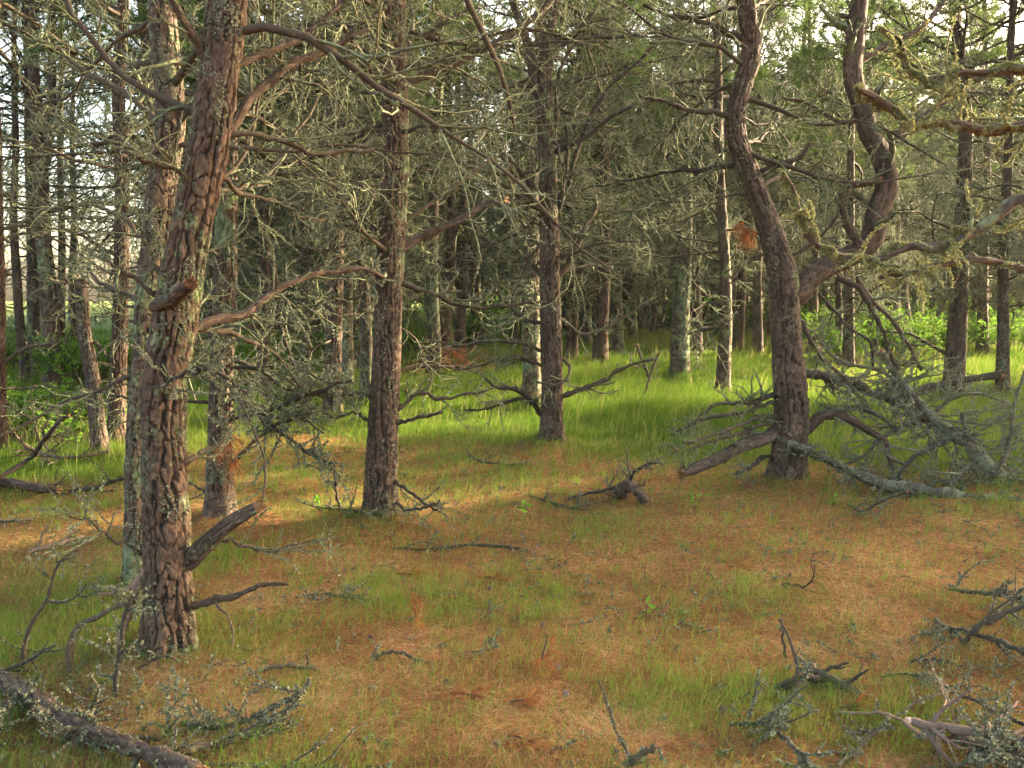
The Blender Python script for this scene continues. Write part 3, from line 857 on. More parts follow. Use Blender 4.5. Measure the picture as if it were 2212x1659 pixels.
# the tree beside the camera whose lichen-hung branches reach in from the edge
pine('tree just outside the view whose branches hung with yellow lichen reach in', (2620, 1690), 90, [(2600, 900), (2560, 300), (2540, -300)], H=7.5, lv=.7, rd=.6, nb=0, depth=2.75, crown=True, reach=1.8, cz=.66,
     limbs=[
         L([(2500, 380), (2330, 400), (2212, 425), (2110, 500), (2040, 530), (1960, 535), (1900, 560), (1840, 560), (1790, 545), (1750, 515), (1730, 470), (1712, 410), (1690, 372)], (30, 11), dd=-.2, n2=9, fuzz=520, fs=.85, li=.9, lm=M_MOSSY, l2=(.08, .34), mf=9, jit=.010),
         L([(2500, 230), (2330, 240), (2212, 270), (2130, 285), (2080, 270), (2010, 265), (1960, 270), (1925, 235), (1880, 205), (1850, 190)], (26, 10), dd=-.25, n2=9, fuzz=520, fs=.85, li=.9, lm=M_MOSSY, l2=(.08, .34), mf=9, jit=.010),
         L([(2500, 120), (2300, 140), (2180, 155), (2060, 160), (2000, 170), (1960, 150), (1945, 90), (1900, 60)], (22, 9), dd=-.1, n2=9, fuzz=520, fs=.85, li=.9, lm=M_MOSSY, l2=(.08, .34), mf=9, jit=.010),
         L([(2500, 640), (2300, 600), (2212, 580), (2110, 560), (2040, 570), (1960, 590), (1900, 600)], (20, 8), dd=-.15, n2=8, fuzz=520, fs=.85, li=.9, lm=M_MOSSY, l2=(.08, .30)),
         L([(2085, 265), (2078, 210), (2080, 185)], (10, 7), dd=-.02, root=False, n2=3, fuzz=260, lm=M_MOSSY),
     ])
# ---- the rest of the wood: a few kinds of pine, copied --------------------------------------------
def pine_kind(H, r0, far, lv, rd):
    """meshes of one kind of background pine: trunk, dead branches, crown"""
    n = int(H / 1.1) + 1
    z = np.linspace(-.1, H, n)
    k = np.cumsum(rng.normal(size=(n, 2)) * .09, axis=0) * np.linspace(0, 1, n)[:, None]
    pts = np.column_stack([k, z])
    K = int(H / (.14 if far else .09)); tp = spline(pts, K)
    tr = np.maximum(r0 * (1 - .8 * (tp[:, 2] / H).clip(0, 1) ** .9), .012)
    mb = MB(); trunk_geo(mb, tp, tr, 10 if far else 16, .05, .010, float(rng.integers(1, 90)), lv, rd)
    trunk = mb.mesh('trunk', M_TRUNK)
    brs = []
    tp2 = tp.copy(); tp2[:, 2] -= tp2[0, 2]
    res = tree_branches(None, tp, tr, 1.5 if not far else 2.0, H * .68, 25 if not far else 26, 1.0, 2.4, .3, .65, 0, .03, None, .0060 if not far else .011, 15, 4)
    mc = MB()
    for m1, m2 in res:
        m1.merge(m2, 1)
        if far:
            mc.merge(m1, 0)
        else:
            brs.append(m1.mesh('branch', [M_BRANCH, M_LICHEN]))
    cb = MB()
    crown_geo(cb, tp, tr, H, H * (.45 if not far else .42), 2.2, 24, 7, 4 if not far else 3, 9, .18 if not far else .24, .013 if not far else .024, 0, 2, dens=.85)
    mc.merge(cb, 0)
    crown = mc.mesh('crown', [M_BRANCH, M_LICHEN, M_NEEDLE])
    return trunk, brs, crown, r0


def put_kind(kind, label, x, y, rot, sc, group):
    t, brs, cr, r0 = kind
    root = thing('pine_tree', label, 'tree', (x, y, float(hgt(x, y)) - .02), group)
    root.rotation_euler = (rng.normal() * .02, rng.normal() * .02, rot)
    root.scale = sc
    link('trunk', t, root)
    for b in brs:
        link('branch', b, root)
    link('crown', cr, root)
    TREES.append((x, y, r0))
    return root


MIDK = [pine_kind(9.2, .13, False, .5, .6), pine_kind(8.4, .12, False, 1.1, .4), pine_kind(10.0, .15, False, .4, .8), pine_kind(7.8, .10, False, .8, .3)]
FARK = [pine_kind(9.5, .13, True, .5, .6), pine_kind(8.6, .12, True, 1.1, .35), pine_kind(10.4, .15, True, .35, .85), pine_kind(8.0, .10, True, .8, .3), pine_kind(9.0, .12, True, .6, .5)]


def free(x, y, gap):
    return all((x - a) ** 2 + (y - b) ** 2 > gap * gap for a, b, c in TREES)


def meadow(x, y):
    """the open grass between the named pines"""
    u = 1106 + x / y * FOC / S
    return y < 24 and 860 < u < 1720


# where the low sun is seen to reach: patches of grass, bushes and bark (survey pixels, lift)
LIT = [gnd(a, b, h) for a, b, h in
       [(1240, 815, .2), (1290, 805, .2), (1350, 800, .2), (1420, 795, .2), (1500, 785, .2), (1580, 785, .2), (1650, 790, .2), (1690, 795, .2),
        (1250, 888, .2), (1340, 884, .2), (1430, 878, .2), (1520, 874, .2), (1620, 870, .2), (900, 872, .2), (960, 874, .2), (1030, 876, .2), (1100, 880, .2),
        (2120, 890, .2), (1840, 750, .8), (1900, 735, .9),
        (30, 770, .4), (70, 760, .4), (1080, 770, .2), (1180, 790, .2)]]
LIT += [at(872, 160, 6.95), at(268, 300, 9.3), at(388, 280, 5.3), at(1640, 100, 8.8), at(1400, 150, 11), at(1300, 100, 11), at(1900, 250, 9.0), at(2000, 500, 2.6), at(1780, 540, 2.6)]
LIT = np.array(LIT)
SH = []
for yy in np.arange(2.3, 10.0, .42):
    for xx in np.arange(-.6 * yy - .6, .6 * yy + .6, .5):
        SH.append((xx, yy, .0))
for yy, xx in ((4.1, -1.6), (6.9, -.85), (9, 2.8), (11.3, .5), (5, -1.7), (6.8, -2.2)):
    SH += [(xx, yy, z) for z in (.6, 1.2, 1.7)]
for yy in (10.5, 12.0):
    SH += [(xx, yy, .1) for xx in np.arange(-3, 6, .8)]
SH += [tuple(gnd(a, b, .1)) for a, b in [(x_, 850) for x_ in range(1260, 1680, 50)] + [(x_, y_) for y_ in (935, 965, 995) for x_ in range(1240, 1680, 60)] + [(x_, y_) for y_ in (930, 955) for x_ in range(880, 1160, 50)]
       + [(x_, 835) for x_ in range(880, 1160, 50)] + [(x_, y_) for y_ in (960, 1000, 1050) for x_ in range(1760, 2210, 60)] + [(x_, y_) for y_ in (870, 900, 930) for x_ in range(420, 800, 60)]]
SH = np.array(SH)
near_lit = np.min(np.linalg.norm(SH[:, None, :2] - LIT[None, :, :2], axis=2), axis=1) < .6
SH = SH[~near_lit]
SUNH = SUNV[:2] / np.linalg.norm(SUNV[:2]); TANE = math.tan(SUN_EL)


def blocks(P, x, y, cr, zlo, zhi, tr=.22):
    """which of the points P have the crown or trunk of a tree at (x, y) between them and the sun"""
    v = np.array([x, y]) - P[:, :2]
    a = v @ SUNH
    c = np.abs(v @ np.array([-SUNH[1], SUNH[0]]))
    z = P[:, 2] + a * TANE
    return (a > .4) & (((c < cr) & (z > zlo) & (z < zhi)) | ((c < tr) & (z < zhi)))


NSUN = [0]
for i in range(9000):
    y = 13.5 + 38 * rng.random() ** .75
    x = rng.uniform(-1, 1) * (y * .64 + 2.0)
    if meadow(x, y) or not free(x, y, 1.5 if y < 24 else 1.35):
        continue
    if y > 24 and x < -.35 * y:                       # the clearing beyond the wood's edge
        continue
    if x < -.43 * y and y > 17:
        continue
    if y > 27 and 870 < 1106 + x / y * FOC / S < 1160 and rng.random() < .8:      # a thinner place through which sky shows
        continue
    if y > 15 and 885 < 1106 + x / y * FOC / S < 1115 and rng.random() < .75:
        continue
    s = rng.uniform(.85, 1.12)
    if blocks(LIT, x, y, 1.5, 3.6, 9.5, .3).sum() > (0 if x > .2 * y else 1):
        continue
    if y < 26:
        put_kind(MIDK[rng.integers(len(MIDK))], 'shaded pine among its likes, filling in behind the nearer trunks', x, y, rng.uniform(0, 6.28), (s, s, s * rng.uniform(.9, 1.1)), 'shaded pines deeper in the wood')
    else:
        put_kind(FARK[rng.integers(len(FARK))], 'thin dim pine far back in the wood, one of very many', x, y, rng.uniform(0, 6.28), (s, s, s * rng.uniform(.85, 1.1)), 'dim pines far back in the wood')
    if len(TREES) > 310:
        break

# the wood goes on behind as one mass
def far_mass():
    mb = MB()
    n = 0
    for i in range(1800):
        y = rng.uniform(50, 92); x = rng.uniform(-1, 1) * (y * .62)
        if x < -.28 * y:
            continue
        H = rng.uniform(6.5, 9.5) + (2.6 if x > .12 * y else 0) if not 870 < 1106 + x / y * FOC / S < 1160 else rng.uniform(4, 6.3); b = np.array([x, y, float(hgt(x, y)) - .1])
        z = np.linspace(0, H, 6); P = np.column_stack([x + np.cumsum(rng.normal(size=6)) * .08, y + z * 0, b[2] + z])
        v, f, bk = tubes(P[None], (.15 * np.linspace(1, .2, 6))[None], 6); mb.add(v, f, (.5, .5, 0, 0), bk, 0)
        st = P[rng.integers(1, 6, 24)]; az = rng.uniform(0, 6.28, 24)
        Q = wander(st, np.stack([np.cos(az), np.sin(az), rng.uniform(-.1, .5, 24)], 1), rng.uniform(.8, 2.2, 24), 5, .2)
        v, f, bk = tubes(Q, np.full((24, 5), .02), 3); mb.add(v, f, (.7, .5, 0, 0), bk, 0)
        m = Q[:, 1:, 2] > b[2] + H * .42
        pts = Q[:, 1:][m]
        if len(pts):
            v, f, c = needles_at(np.repeat(pts, 2, 0) + rng.normal(size=(len(pts) * 2, 3)) * .25, np.tile([0, 0, .4], (len(pts) * 2, 1)) + 0, 12, .25, .5, .05, 1.0)
            mb.add(v, f, c, None, 1)
        n += 1
        if n > 300:
            break
    o = link('distant_woods', mb.mesh('distant_woods', [M_BRANCH, M_NEEDLE]))
    tag(o, 'mass of far dark pines closing the view', 'woods', None, 'stuff')


far_mass()


def far_undergrowth():
    mb = MB()
    n = 26000
    y = rng.uniform(36, 60, n); x = rng.uniform(-.34, .64, n) * y
    k = vnoise(x * .35, y * .35, 51) > .36
    x, y = x[k], y[k]; n = len(x)
    top = .35 + 1.5 * vnoise(x * .5 + 9, y * .5, 52)
    c = np.stack([x, y, hgt(x, y) + top * rng.random(n)], 1)
    a = rng.normal(size=(n, 3)); a = nrm(a); b_ = nrm(np.cross(a, rng.normal(size=(n, 3)))); L_ = rng.uniform(.07, .16, n)[:, None]
    v = np.stack([c - a * L_, c + b_ * L_ * .5, c + a * L_, c - b_ * L_ * .5], 1).reshape(-1, 3)
    rr = np.repeat(rng.random(n), 4)
    mb.add(v, np.arange(n * 4).reshape(-1, 4), np.stack([rr, rr, rr, rr], 1))
    tag(link('undergrowth', mb.mesh('undergrowth', M_LEAF)), 'low green undergrowth closing the floor of the far wood', 'undergrowth', None, 'stuff')


far_undergrowth()

# unseen pines added at the side to block the low sun except in patches
cover = np.zeros(len(SH))
nside = 0
for i in range(14000):
    x = rng.uniform(4, 48); y = rng.uniform(-10, 46)
    if x < y * .64 + 2.6 or not free(x, y, 1.3):
        continue
    if blocks(LIT, x, y, 1.1, 4.0, 9.4, .2).sum() > 0:
        continue
    b = blocks(SH, x, y, 1.5, 4.2, 9.2, .05)
    if (b & (cover < 3)).sum() < 1:
        continue
    cover += b
    k_ = int(rng.integers(len(MIDK)))
    put_kind(FARK[k_], 'unseen pine added beyond the side of the view to shade the floor', x, y, rng.uniform(0, 6.28), (1.05, 1.05, 1), 'unseen pines added for shade')
    nside += 1
    if nside > 75:
        break
print('side trees', nside, 'uncovered', (cover < 1).sum(), 'of', len(SH))
# ---- dead wood lying about ------------------------------------------------------------------------
def deadwood(name, label, pts, w, cat='branch', n2=6, n3=3, l2=(.12, .4), fuzz=110, li=.55, bark=None, lm=None, group=None, depth=None, ends=True, sides=8, kids=None, plate=False, fs=.0060, endmat=None, up=.04, wig=.16):
    """a fallen limb: main stick, its side shoots as parts, its lichen. pts = (x, y, lift) on the ground, or at a depth"""
    W = []
    fuzz = fuzz * 3
    for p in pts:
        if depth is not None:
            dd = depth + (p[2] if len(p) > 2 else 0)
            W.append(at(p[0], p[1], dd))
        else:
            W.append(gnd(p[0], p[1], p[2] if len(p) > 2 else .015))
    W = np.array(W)
    loc = W[np.argmin(W[:, 2])].copy()
    root = thing(name, label, cat, loc, group)
    px = S / FOC * W[:, 1].mean()
    q = W - loc
    K = max(10, len(q) * 4)
    lp = spline(q, K)
    length = np.linalg.norm(np.diff(lp, axis=0), axis=1).sum()
    lr = np.linspace(w[0], w[1], K) * px / 2 * (1 + .16 * rng.normal(size=K)).clip(.75, 1.25)
    lp[1:-1] += rng.normal(size=(K - 2, 3)) * .003
    m1 = MB(); ml = MB()
    if plate:
        n = max(30, int(length / .014)); lp2 = spline(q, n); lr2 = np.interp(np.linspace(0, 1, n), np.linspace(0, 1, K), lr)
        vv = trunk_geo(m1, lp2 if abs(lp2[-1, 0] - lp2[0, 0]) < .3 * length else lp2, lr2, 40, .035, .006, float(rng.integers(1, 90)), li, .4, flare=0, mi=1) if False else None
        v, f, bk = tubes(lp2[None], lr2[None], 30)
        nn = n * 30
        u = np.tile(np.arange(30) / 30 * 6.2832, n); s = np.repeat(np.linspace(0, length, n), 30)
        F1, F2, ID = cellular(u / 6.2832 * 9 + .4 * vnoise(u * 2, s * 9), s / .085 + .6 * vnoise(u * 2 + 3, s * 7), 9, 3.0)
        e = np.clip((F2 - F1) / .3, 0, 1) ** .7
        c = np.repeat(lp2, 30, 0); o = nrm(v - c)
        v = v + o * (.007 * (e - 1) + .006 * (ID - .5))[:, None]
        m1.add(v, f, np.stack([e, ID, np.full(nn, li), np.full(nn, .45)], 1), bk, 1)
        ring0, ring1 = v[:30], v[-30:]
        cap_geo(m1, ring1, 2, .03, 2); cap_geo(m1, ring0[::-1], 2, .03, 3)
    else:
        v, f, bk = tubes(lp[None], lr[None], sides); m1.add(v, f, (li, rng.random(), 0, 0), bk, 0)
        if ends:
            for rg in (v[:sides][::-1], v[-sides:]):
                cap_geo(m1, rg, 2, lr.mean() * .9, rng.random() * 9)
    mats = [bark or M_BRANCH, M_TRUNK, endmat or M_BROKEN]
    if fuzz:
        v, f, c = flakes(lp[None], lr[None], fuzz, fs); ml.add(v, f, c)
    if ml.n < 4 * 900:
        m1.merge(ml, 3); ml = MB()
    limb = link('limb', m1.mesh('limb', mats + [lm or M_LICHEN]), root)
    if n2:
        P2, R2 = sub(lp[None], lr[None], n2, .05, .98, l2[0], l2[1], .5, 1.2, 6, wig, up, .55, .0028)
        R2 = np.minimum(R2, .0105 * np.linspace(1, .4, 6)[None])
        # shoots do not dig into the ground
        gz = hgt(P2[..., 0] + loc[0], P2[..., 1] + loc[1]) - loc[2]
        P2[..., 2] = np.maximum(P2[..., 2], gz + .008)
        for k in range(n2):
            mb, m2 = MB(), MB()
            pp, rr = P2[k:k + 1], R2[k:k + 1]
            v, f, bk = tubes(pp, rr, 5); mb.add(v, f, (li, rng.random(), 0, 0), bk, 0)
            sets = [(pp, rr)]
            if n3:
                P3, R3 = sub(pp, rr, n3, .2, 1, l2[0] * .4, l2[1] * .5, .4, 1.2, 4, wig, up, .6, .0022)
                v, f, bk = tubes(P3, R3, 4); mb.add(v, f, (li, rng.random(), 0, 0), bk, 0); sets.append((P3, R3))
            for p_, r_ in sets:
                if fuzz:
                    v, f, c = flakes(p_, r_, fuzz, fs); m2.add(v, f, c)
            few = m2.n < 4 * 900
            if few:
                mb.merge(m2, 1)
            o = link('side_branch', mb.mesh('side_branch', [bark or M_BRANCH, lm or M_LICHEN]), root)
            if m2.n and not few:
                link('lichen', m2.mesh('lichen', lm or M_LICHEN, False), o)
    for kd in (kids or []):
        kp = np.array([at(p[0], p[1], kd['d'] + (p[2] if len(p) > 2 else 0)) for p in kd['p']]) - loc
        K2 = max(10, len(kp) * 4); kl = spline(kp, K2); kr = np.linspace(kd['w'][0], kd['w'][1], K2) * S / FOC * kd['d'] / 2
        mb, m2 = MB(), MB()
        branch_geo(mb, m2, kl, kr, 1, li, kd.get('n2', 5), kd.get('n3', 3), kd.get('l2', (.1, .32)), kd['fuzz'] * 3 if 'fuzz' in kd else fuzz, fs, 7, up=.02, twr=.0022)
        few = m2.n < 4 * 900
        if few:
            mb.merge(m2, 1)
        o = link('side_branch', mb.mesh('side_branch', [kd.get('bark', bark or M_BRANCH), M_LICHEN]), root)
        if m2.n and not few:
            link('lichen', m2.mesh('lichen', M_LICHEN, False), o)
    if ml.n:
        link('lichen', ml.mesh('lichen', lm or M_LICHEN, False), limb)
    return root


dL = gnd(133, 1553)[1]
deadwood('fallen_log', 'dark fallen log sprouting fuzzy lichen twigs at the foot of the nearest pine',
         [(-60, 1452, .07), (40, 1486, .07), (83, 1514, .07), (133, 1550, .07), (200, 1583, .07), (283, 1614, .07), (350, 1637, .07), (430, 1672, .07)], (50, 36), 'log', n2=14, n3=5, l2=(.15, .5), fuzz=170, li=.55, plate=True,
         kids=[dict(p=[(50, 1466), (53, 1389), (73, 1339), (103, 1293), (117, 1239), (133, 1209), (167, 1189)], w=(11, 4), d=3.75, fuzz=60),
               dict(p=[(160, 1490), (153, 1389), (177, 1346), (200, 1338), (247, 1313), (290, 1300)], w=(16, 9), d=3.6, fuzz=110),
               dict(p=[(103, 1300), (140, 1300), (170, 1285), (185, 1262)], w=(7, 3), d=3.75, fuzz=140, n2=3),
               dict(p=[(262, 1600), (258, 1540), (250, 1480), (262, 1400), (270, 1330), (285, 1290)], w=(13, 8), d=3.4, fuzz=240, n2=9),
               dict(p=[(290, 1460), (330, 1490), (360, 1500), (385, 1515)], w=(9, 5), d=3.6, fuzz=240, n2=5),
               dict(p=[(300, 1445), (330, 1425), (362, 1418), (385, 1430)], w=(5, 3), d=3.55, fuzz=30, n2=2),
               dict(p=[(0, 1375), (25, 1395), (60, 1405), (105, 1408)], w=(4, 2), d=3.9, fuzz=60, n2=2),
               dict(p=[(355, 1640), (360, 1580), (370, 1530)], w=(9, 6), d=3.1, fuzz=200, n2=4),
               dict(p=[(0, 1520), (30, 1535), (80, 1530)], w=(12, 8), d=3.35, fuzz=260, n2=5)])
deadwood('hanging_branch', 'peeled pinkish broken branch hanging down beside the nearest trunk',
         [(322, 1222), (300, 1252), (287, 1293), (273, 1339), (257, 1389), (241, 1446), (230, 1482)], (19, 13), n2=3, n3=2, fuzz=8, li=.15, bark=M_PALE, depth=3.75)
deadwood('fallen_branch', 'fuzzy grey-green lichen branch reaching up out of the log toward the open floor',
         [(667, 1466, .16), (650, 1499, .12), (617, 1516, .09), (583, 1529, .07), (550, 1549, .05), (513, 1563, .03), (450, 1573, .03), (393, 1563, .02)], (8, 13), n2=12, n3=4, fuzz=260, l2=(.1, .26))
deadwood('fallen_branch', 'dark forked branch under the fuzzy lichen branch, by the log',
         [(400, 1625, .05), (433, 1613, .05), (483, 1603, .04), (533, 1586, .03), (570, 1560, .03)], (18, 8), n2=6, fuzz=170)
deadwood('fallen_branch', 'long thin dark stick along the bottom rim of the view',
         [(440, 1652, .02), (567, 1655, .02), (660, 1657, .02), (745, 1660, .02)], (13, 9), n2=4, fuzz=60)
deadwood('fallen_branch', 'smooth bowed stick with one short upright spur on the needles',
         [(513, 1468), (567, 1446, .03), (617, 1438, .04), (655, 1441, .03), (693, 1447)], (9, 12), n2=0, fuzz=25, kids=[dict(p=[(664, 1442), (666, 1425), (662, 1414)], w=(8, 5), d=float(gnd(664, 1445)[1]), n2=0)])
deadwood('fallen_branch', 'small hooked twig lying right of the bowed stick',
         [(800, 1432), (827, 1412, .04), (850, 1408, .05), (880, 1415, .04), (907, 1434)], (7, 6), n2=4, fuzz=120, l2=(.06, .18))
deadwood('fallen_branch', 'lichen-crusted straight stick poking up at the bottom middle of the floor',
         [(1345, 1656, .02), (1380, 1634, .05), (1417, 1610, .10)], (17, 13), n2=1, n3=0, fuzz=210)
deadwood('fallen_branch', 'pale lichen twig with a forked end, mid floor',
         [(978, 1418), (1015, 1409, .02), (1050, 1403, .02), (1083, 1396, .02)], (6, 3), n2=5, fuzz=150, l2=(.06, .18))
deadwood('fallen_branch', 'fuzzy lichen branch lying beyond the bowed stick near the slim reddish pine',
         [(640, 1290), (690, 1283, .02), (740, 1288, .03), (790, 1296, .02), (830, 1290, .01)], (7, 5), n2=7, fuzz=180, l2=(.08, .26))
deadwood('fallen_branch', 'long lichen twig across the needles past the slim reddish pine',
         [(850, 1183), (910, 1186), (970, 1181, .02), (1053, 1177, .03), (1100, 1182, .02), (1140, 1190)], (5, 8), n2=9, fuzz=170, l2=(.1, .3))
deadwood('fallen_branch', 'brush of grey lichen twigs at the foot of the slim reddish pine',
         [(700, 1092), (730, 1100, .03), (800, 1104, .05), (880, 1100, .03)], (8, 5), n2=10, fuzz=150, l2=(.12, .4))
deadwood('fallen_branch', 'short dark stick in the middle of the needle floor', [(1184, 1224), (1205, 1221), (1226, 1216, .02)], (6, 4), n2=1, n3=0, fuzz=20)
deadwood('curved_log', 'short arched piece of log with torn brown end among lichen twigs',
         [(1338, 1070, .02), (1346, 1056, .10), (1360, 1050, .15), (1378, 1062, .11), (1392, 1080, .04), (1400, 1088, .01)], (28, 22), 'log', n2=0, fuzz=60, plate=True, li=.5)
deadwood('fallen_branch', 'lichen-furred branch lying up against the arched log',
         [(1225, 1078, .03), (1260, 1068, .05), (1300, 1060, .07), (1345, 1048, .10), (1380, 1012, .30), (1425, 996, .36)], (8, 6), n2=14, n3=4, fuzz=170, l2=(.14, .42))
deadwood('fallen_branch', 'twig fan lying before the arched log', [(1150, 1072), (1190, 1085, .02), (1235, 1096, .03), (1275, 1090, .02)], (6, 4), n2=8, fuzz=130, l2=(.12, .35))
deadwood('fallen_branch', 'thin grey twigs at the rim of the meadow before the forking mossy pine', [(1010, 985), (1060, 1000, .04), (1120, 1003, .03), (1160, 985, .03)], (5, 4), n2=7, fuzz=60, l2=(.1, .4))

# right: the fallen top and the long pale lichen branch
deadwood('fallen_branch', 'long pale lichen-covered branch slanting down in front of the crooked pine',
         [(1614, 937, -.2), (1661, 943, -.3), (1707, 957, -.4), (1758, 980, -.5), (1808, 1003, -.6), (1858, 1027, -.7), (1908, 1046, -.8), (1974, 1056, -.9), (2041, 1069, -1.0), (2108, 1082, -1.1), (2174, 1090, -1.2), (2260, 1099, -1.3)],
         (14, 34), n2=22, n3=6, fuzz=380, li=.7, bark=M_SILVER, l2=(.12, .55), depth=8.1, fs=.0075)
deadwood('fallen_treetop', 'big fallen pine top of tangled dead limbs spilling beside the crooked pine',
         [(1905, 765, .2), (1934, 806, .1), (1958, 840, 0), (1988, 873, -.1), (2041, 926, -.25), (2091, 960, -.35), (2124, 997, -.45), (2174, 1040, -.55), (2230, 1082, -.7)], (18, 32), 'treetop', n2=46, n3=9, l2=(.25, 1.1), fuzz=120, li=.8, bark=M_SILVER, depth=8.0, fs=.0075, wig=.22,
         kids=[dict(p=[(1725, 806), (1760, 808), (1808, 817), (1858, 830), (1874, 846), (1908, 857), (1958, 880), (2010, 915)], w=(20, 16), d=8.2, n2=16, l2=(.2, .8), fuzz=110),
               dict(p=[(1990, 900), (1930, 930), (1890, 960), (1860, 990), (1830, 1000)], w=(12, 6), d=7.9, n2=14, l2=(.2, .6)),
               dict(p=[(2050, 950), (2000, 970), (1960, 1000), (1940, 1040), (1950, 1075)], w=(12, 6), d=7.6, n2=14, l2=(.2, .6)),
               dict(p=[(2090, 975), (2085, 930), (2078, 890)], w=(14, 9), d=7.6, n2=4, l2=(.1, .4)),
               dict(p=[(2150, 1030), (2180, 960), (2190, 880), (2215, 800)], w=(12, 6), d=7.4, n2=10, l2=(.2, .6)),
               dict(p=[(2100, 1000), (2060, 1040), (2040, 1090), (2050, 1110)], w=(10, 5), d=7.3, n2=9, l2=(.2, .5)),
               dict(p=[(1960, 850), (1900, 800), (1850, 790), (1800, 770), (1760, 720)], w=(9, 4), d=8.0, n2=16, l2=(.2, .7)),
               dict(p=[(2010, 900), (2060, 860), (2110, 850), (2170, 870)], w=(9, 4), d=8.0, n2=12, l2=(.2, .7)),
               dict(p=[(1940, 930), (1900, 900), (1850, 880), (1800, 885), (1770, 870)], w=(10, 4), d=7.9, n2=16, l2=(.2, .6))])
deadwood('fallen_log', 'bare log propped level off the grass between two pines', [(1960, 858), (1988, 842), (2041, 830), (2084, 821), (2158, 810)], (13, 18), 'log', n2=6, n3=2, l2=(.3, 1.0), fuzz=10, li=.3, depth=float(gnd(2062, 862)[1]) - .35)

# lower right corner
dR = 3.0
deadwood('fallen_branch', 'broken branch with a pale splintered end catching the light',
         [(1966, 1557, .14), (2021, 1568, .13), (2074, 1578, .13), (2141, 1586, .13), (2230, 1602, .13)], (20, 30), n2=16, n3=5, fuzz=60, li=.3, bark=M_PALE, endmat=M_SPLIT, l2=(.12, .45))
deadwood('fallen_branch', 'long thin reddish stick arching over the broken pale-ended branch',
         [(1801, 1540, .03), (1864, 1540, .05), (1918, 1543, .07), (1958, 1566, .07), (2001, 1593, .06), (2091, 1596, .06)], (6, 10), n2=7, fuzz=90, bark=M_PALE, l2=(.1, .36))
deadwood('fallen_branch', 'thin curved twig above the broken pale-ended branch', [(1905, 1462, .02), (1960, 1456, .04), (2008, 1460, .06), (2054, 1492, .08), (2108, 1516, .10), (2225, 1570, .12)], (5, 9), n2=9, fuzz=80, l2=(.1, .34))
deadwood('fallen_branch', 'dark thick stick lying in a low heap on the open floor', [(1722, 1420, .08), (1774, 1456, .06), (1824, 1483, .04), (1863, 1505, .03)], (13, 24), n2=5, fuzz=40, l2=(.08, .25))
deadwood('fallen_branch', 'bent dark stick under the thick stick of the low heap', [(1684, 1490, .02), (1700, 1478, .05), (1728, 1464, .07), (1781, 1468, .04)], (22, 14), n2=2, fuzz=25, li=.3)
deadwood('fallen_branch', 'lichen-tufted twig trailing down from the low heap', [(1752, 1448, .10), (1735, 1470, .08), (1714, 1496, .05), (1695, 1540, .03), (1681, 1575, .02)], (7, 8), n2=9, fuzz=240, l2=(.06, .2))
deadwood('fallen_branch', 'lichen-tufted branch curling toward the bottom rim', [(1575, 1568, .02), (1641, 1563, .04), (1681, 1583, .05), (1714, 1613, .05), (1752, 1652, .04)], (7, 12), n2=12, fuzz=260, l2=(.08, .28))
deadwood('fallen_branch', 'slanting dark stick crossing below the reddish stick', [(1920, 1552, .08), (1908, 1566, .08), (1864, 1606, .05), (1811, 1655, .03)], (8, 11), n2=6, fuzz=110, l2=(.08, .24))
deadwood('fallen_branch', 'upright leafless twig standing in the floor above the low heap', [(1688, 1336, 0), (1691, 1383, 0), (1699, 1428, 0)], (4, 6), n2=2, n3=1, fuzz=40, l2=(.05, .12), depth=float(gnd(1699, 1428)[1]))
deadwood('fallen_branch', 'fuzzy branch poking in at mid height of the side edge', [(2051, 1273, .02), (2108, 1280, .04), (2158, 1283, .06), (2240, 1298, .08)], (8, 12), n2=12, fuzz=200, l2=(.1, .36))
deadwood('fallen_branch', 'straight lichen-dusted branch lying below the fuzzy edge branch', [(2020, 1340, .03), (2041, 1353, .05), (2108, 1370, .07), (2158, 1386, .08), (2250, 1424, .10)], (8, 13), n2=11, fuzz=170, l2=(.1, .36))
deadwood('fallen_branch', 'dark bare branch crossing the straight lichen-dusted one', [(2080, 1390, .02), (2108, 1358, .10), (2158, 1330, .16), (2240, 1298, .22)], (15, 12), n2=8, fuzz=40, l2=(.12, .4))
deadwood('fallen_branch', 'small dark twig with a fork on the floor near the edge branches', [(1960, 1432, .01), (2000, 1426, .03), (2045, 1430, .03), (2085, 1442, .01)], (6, 5), n2=5, fuzz=80, l2=(.08, .2))
deadwood('fallen_branch', 'brush of lichen twigs filling the bottom corner', [(2080, 1650, .03), (2120, 1625, .09), (2170, 1640, .12), (2240, 1650, .14)], (9, 12), n2=18, n3=5, fuzz=170, l2=(.12, .42))
deadwood('fallen_branch', 'leaning lichen stems below the long pale lichen branch', [(1830, 1090, .02), (1860, 1105, .03), (1900, 1085, .15), (1960, 1062, .30)], (6, 5), n2=10, fuzz=150, l2=(.1, .4))

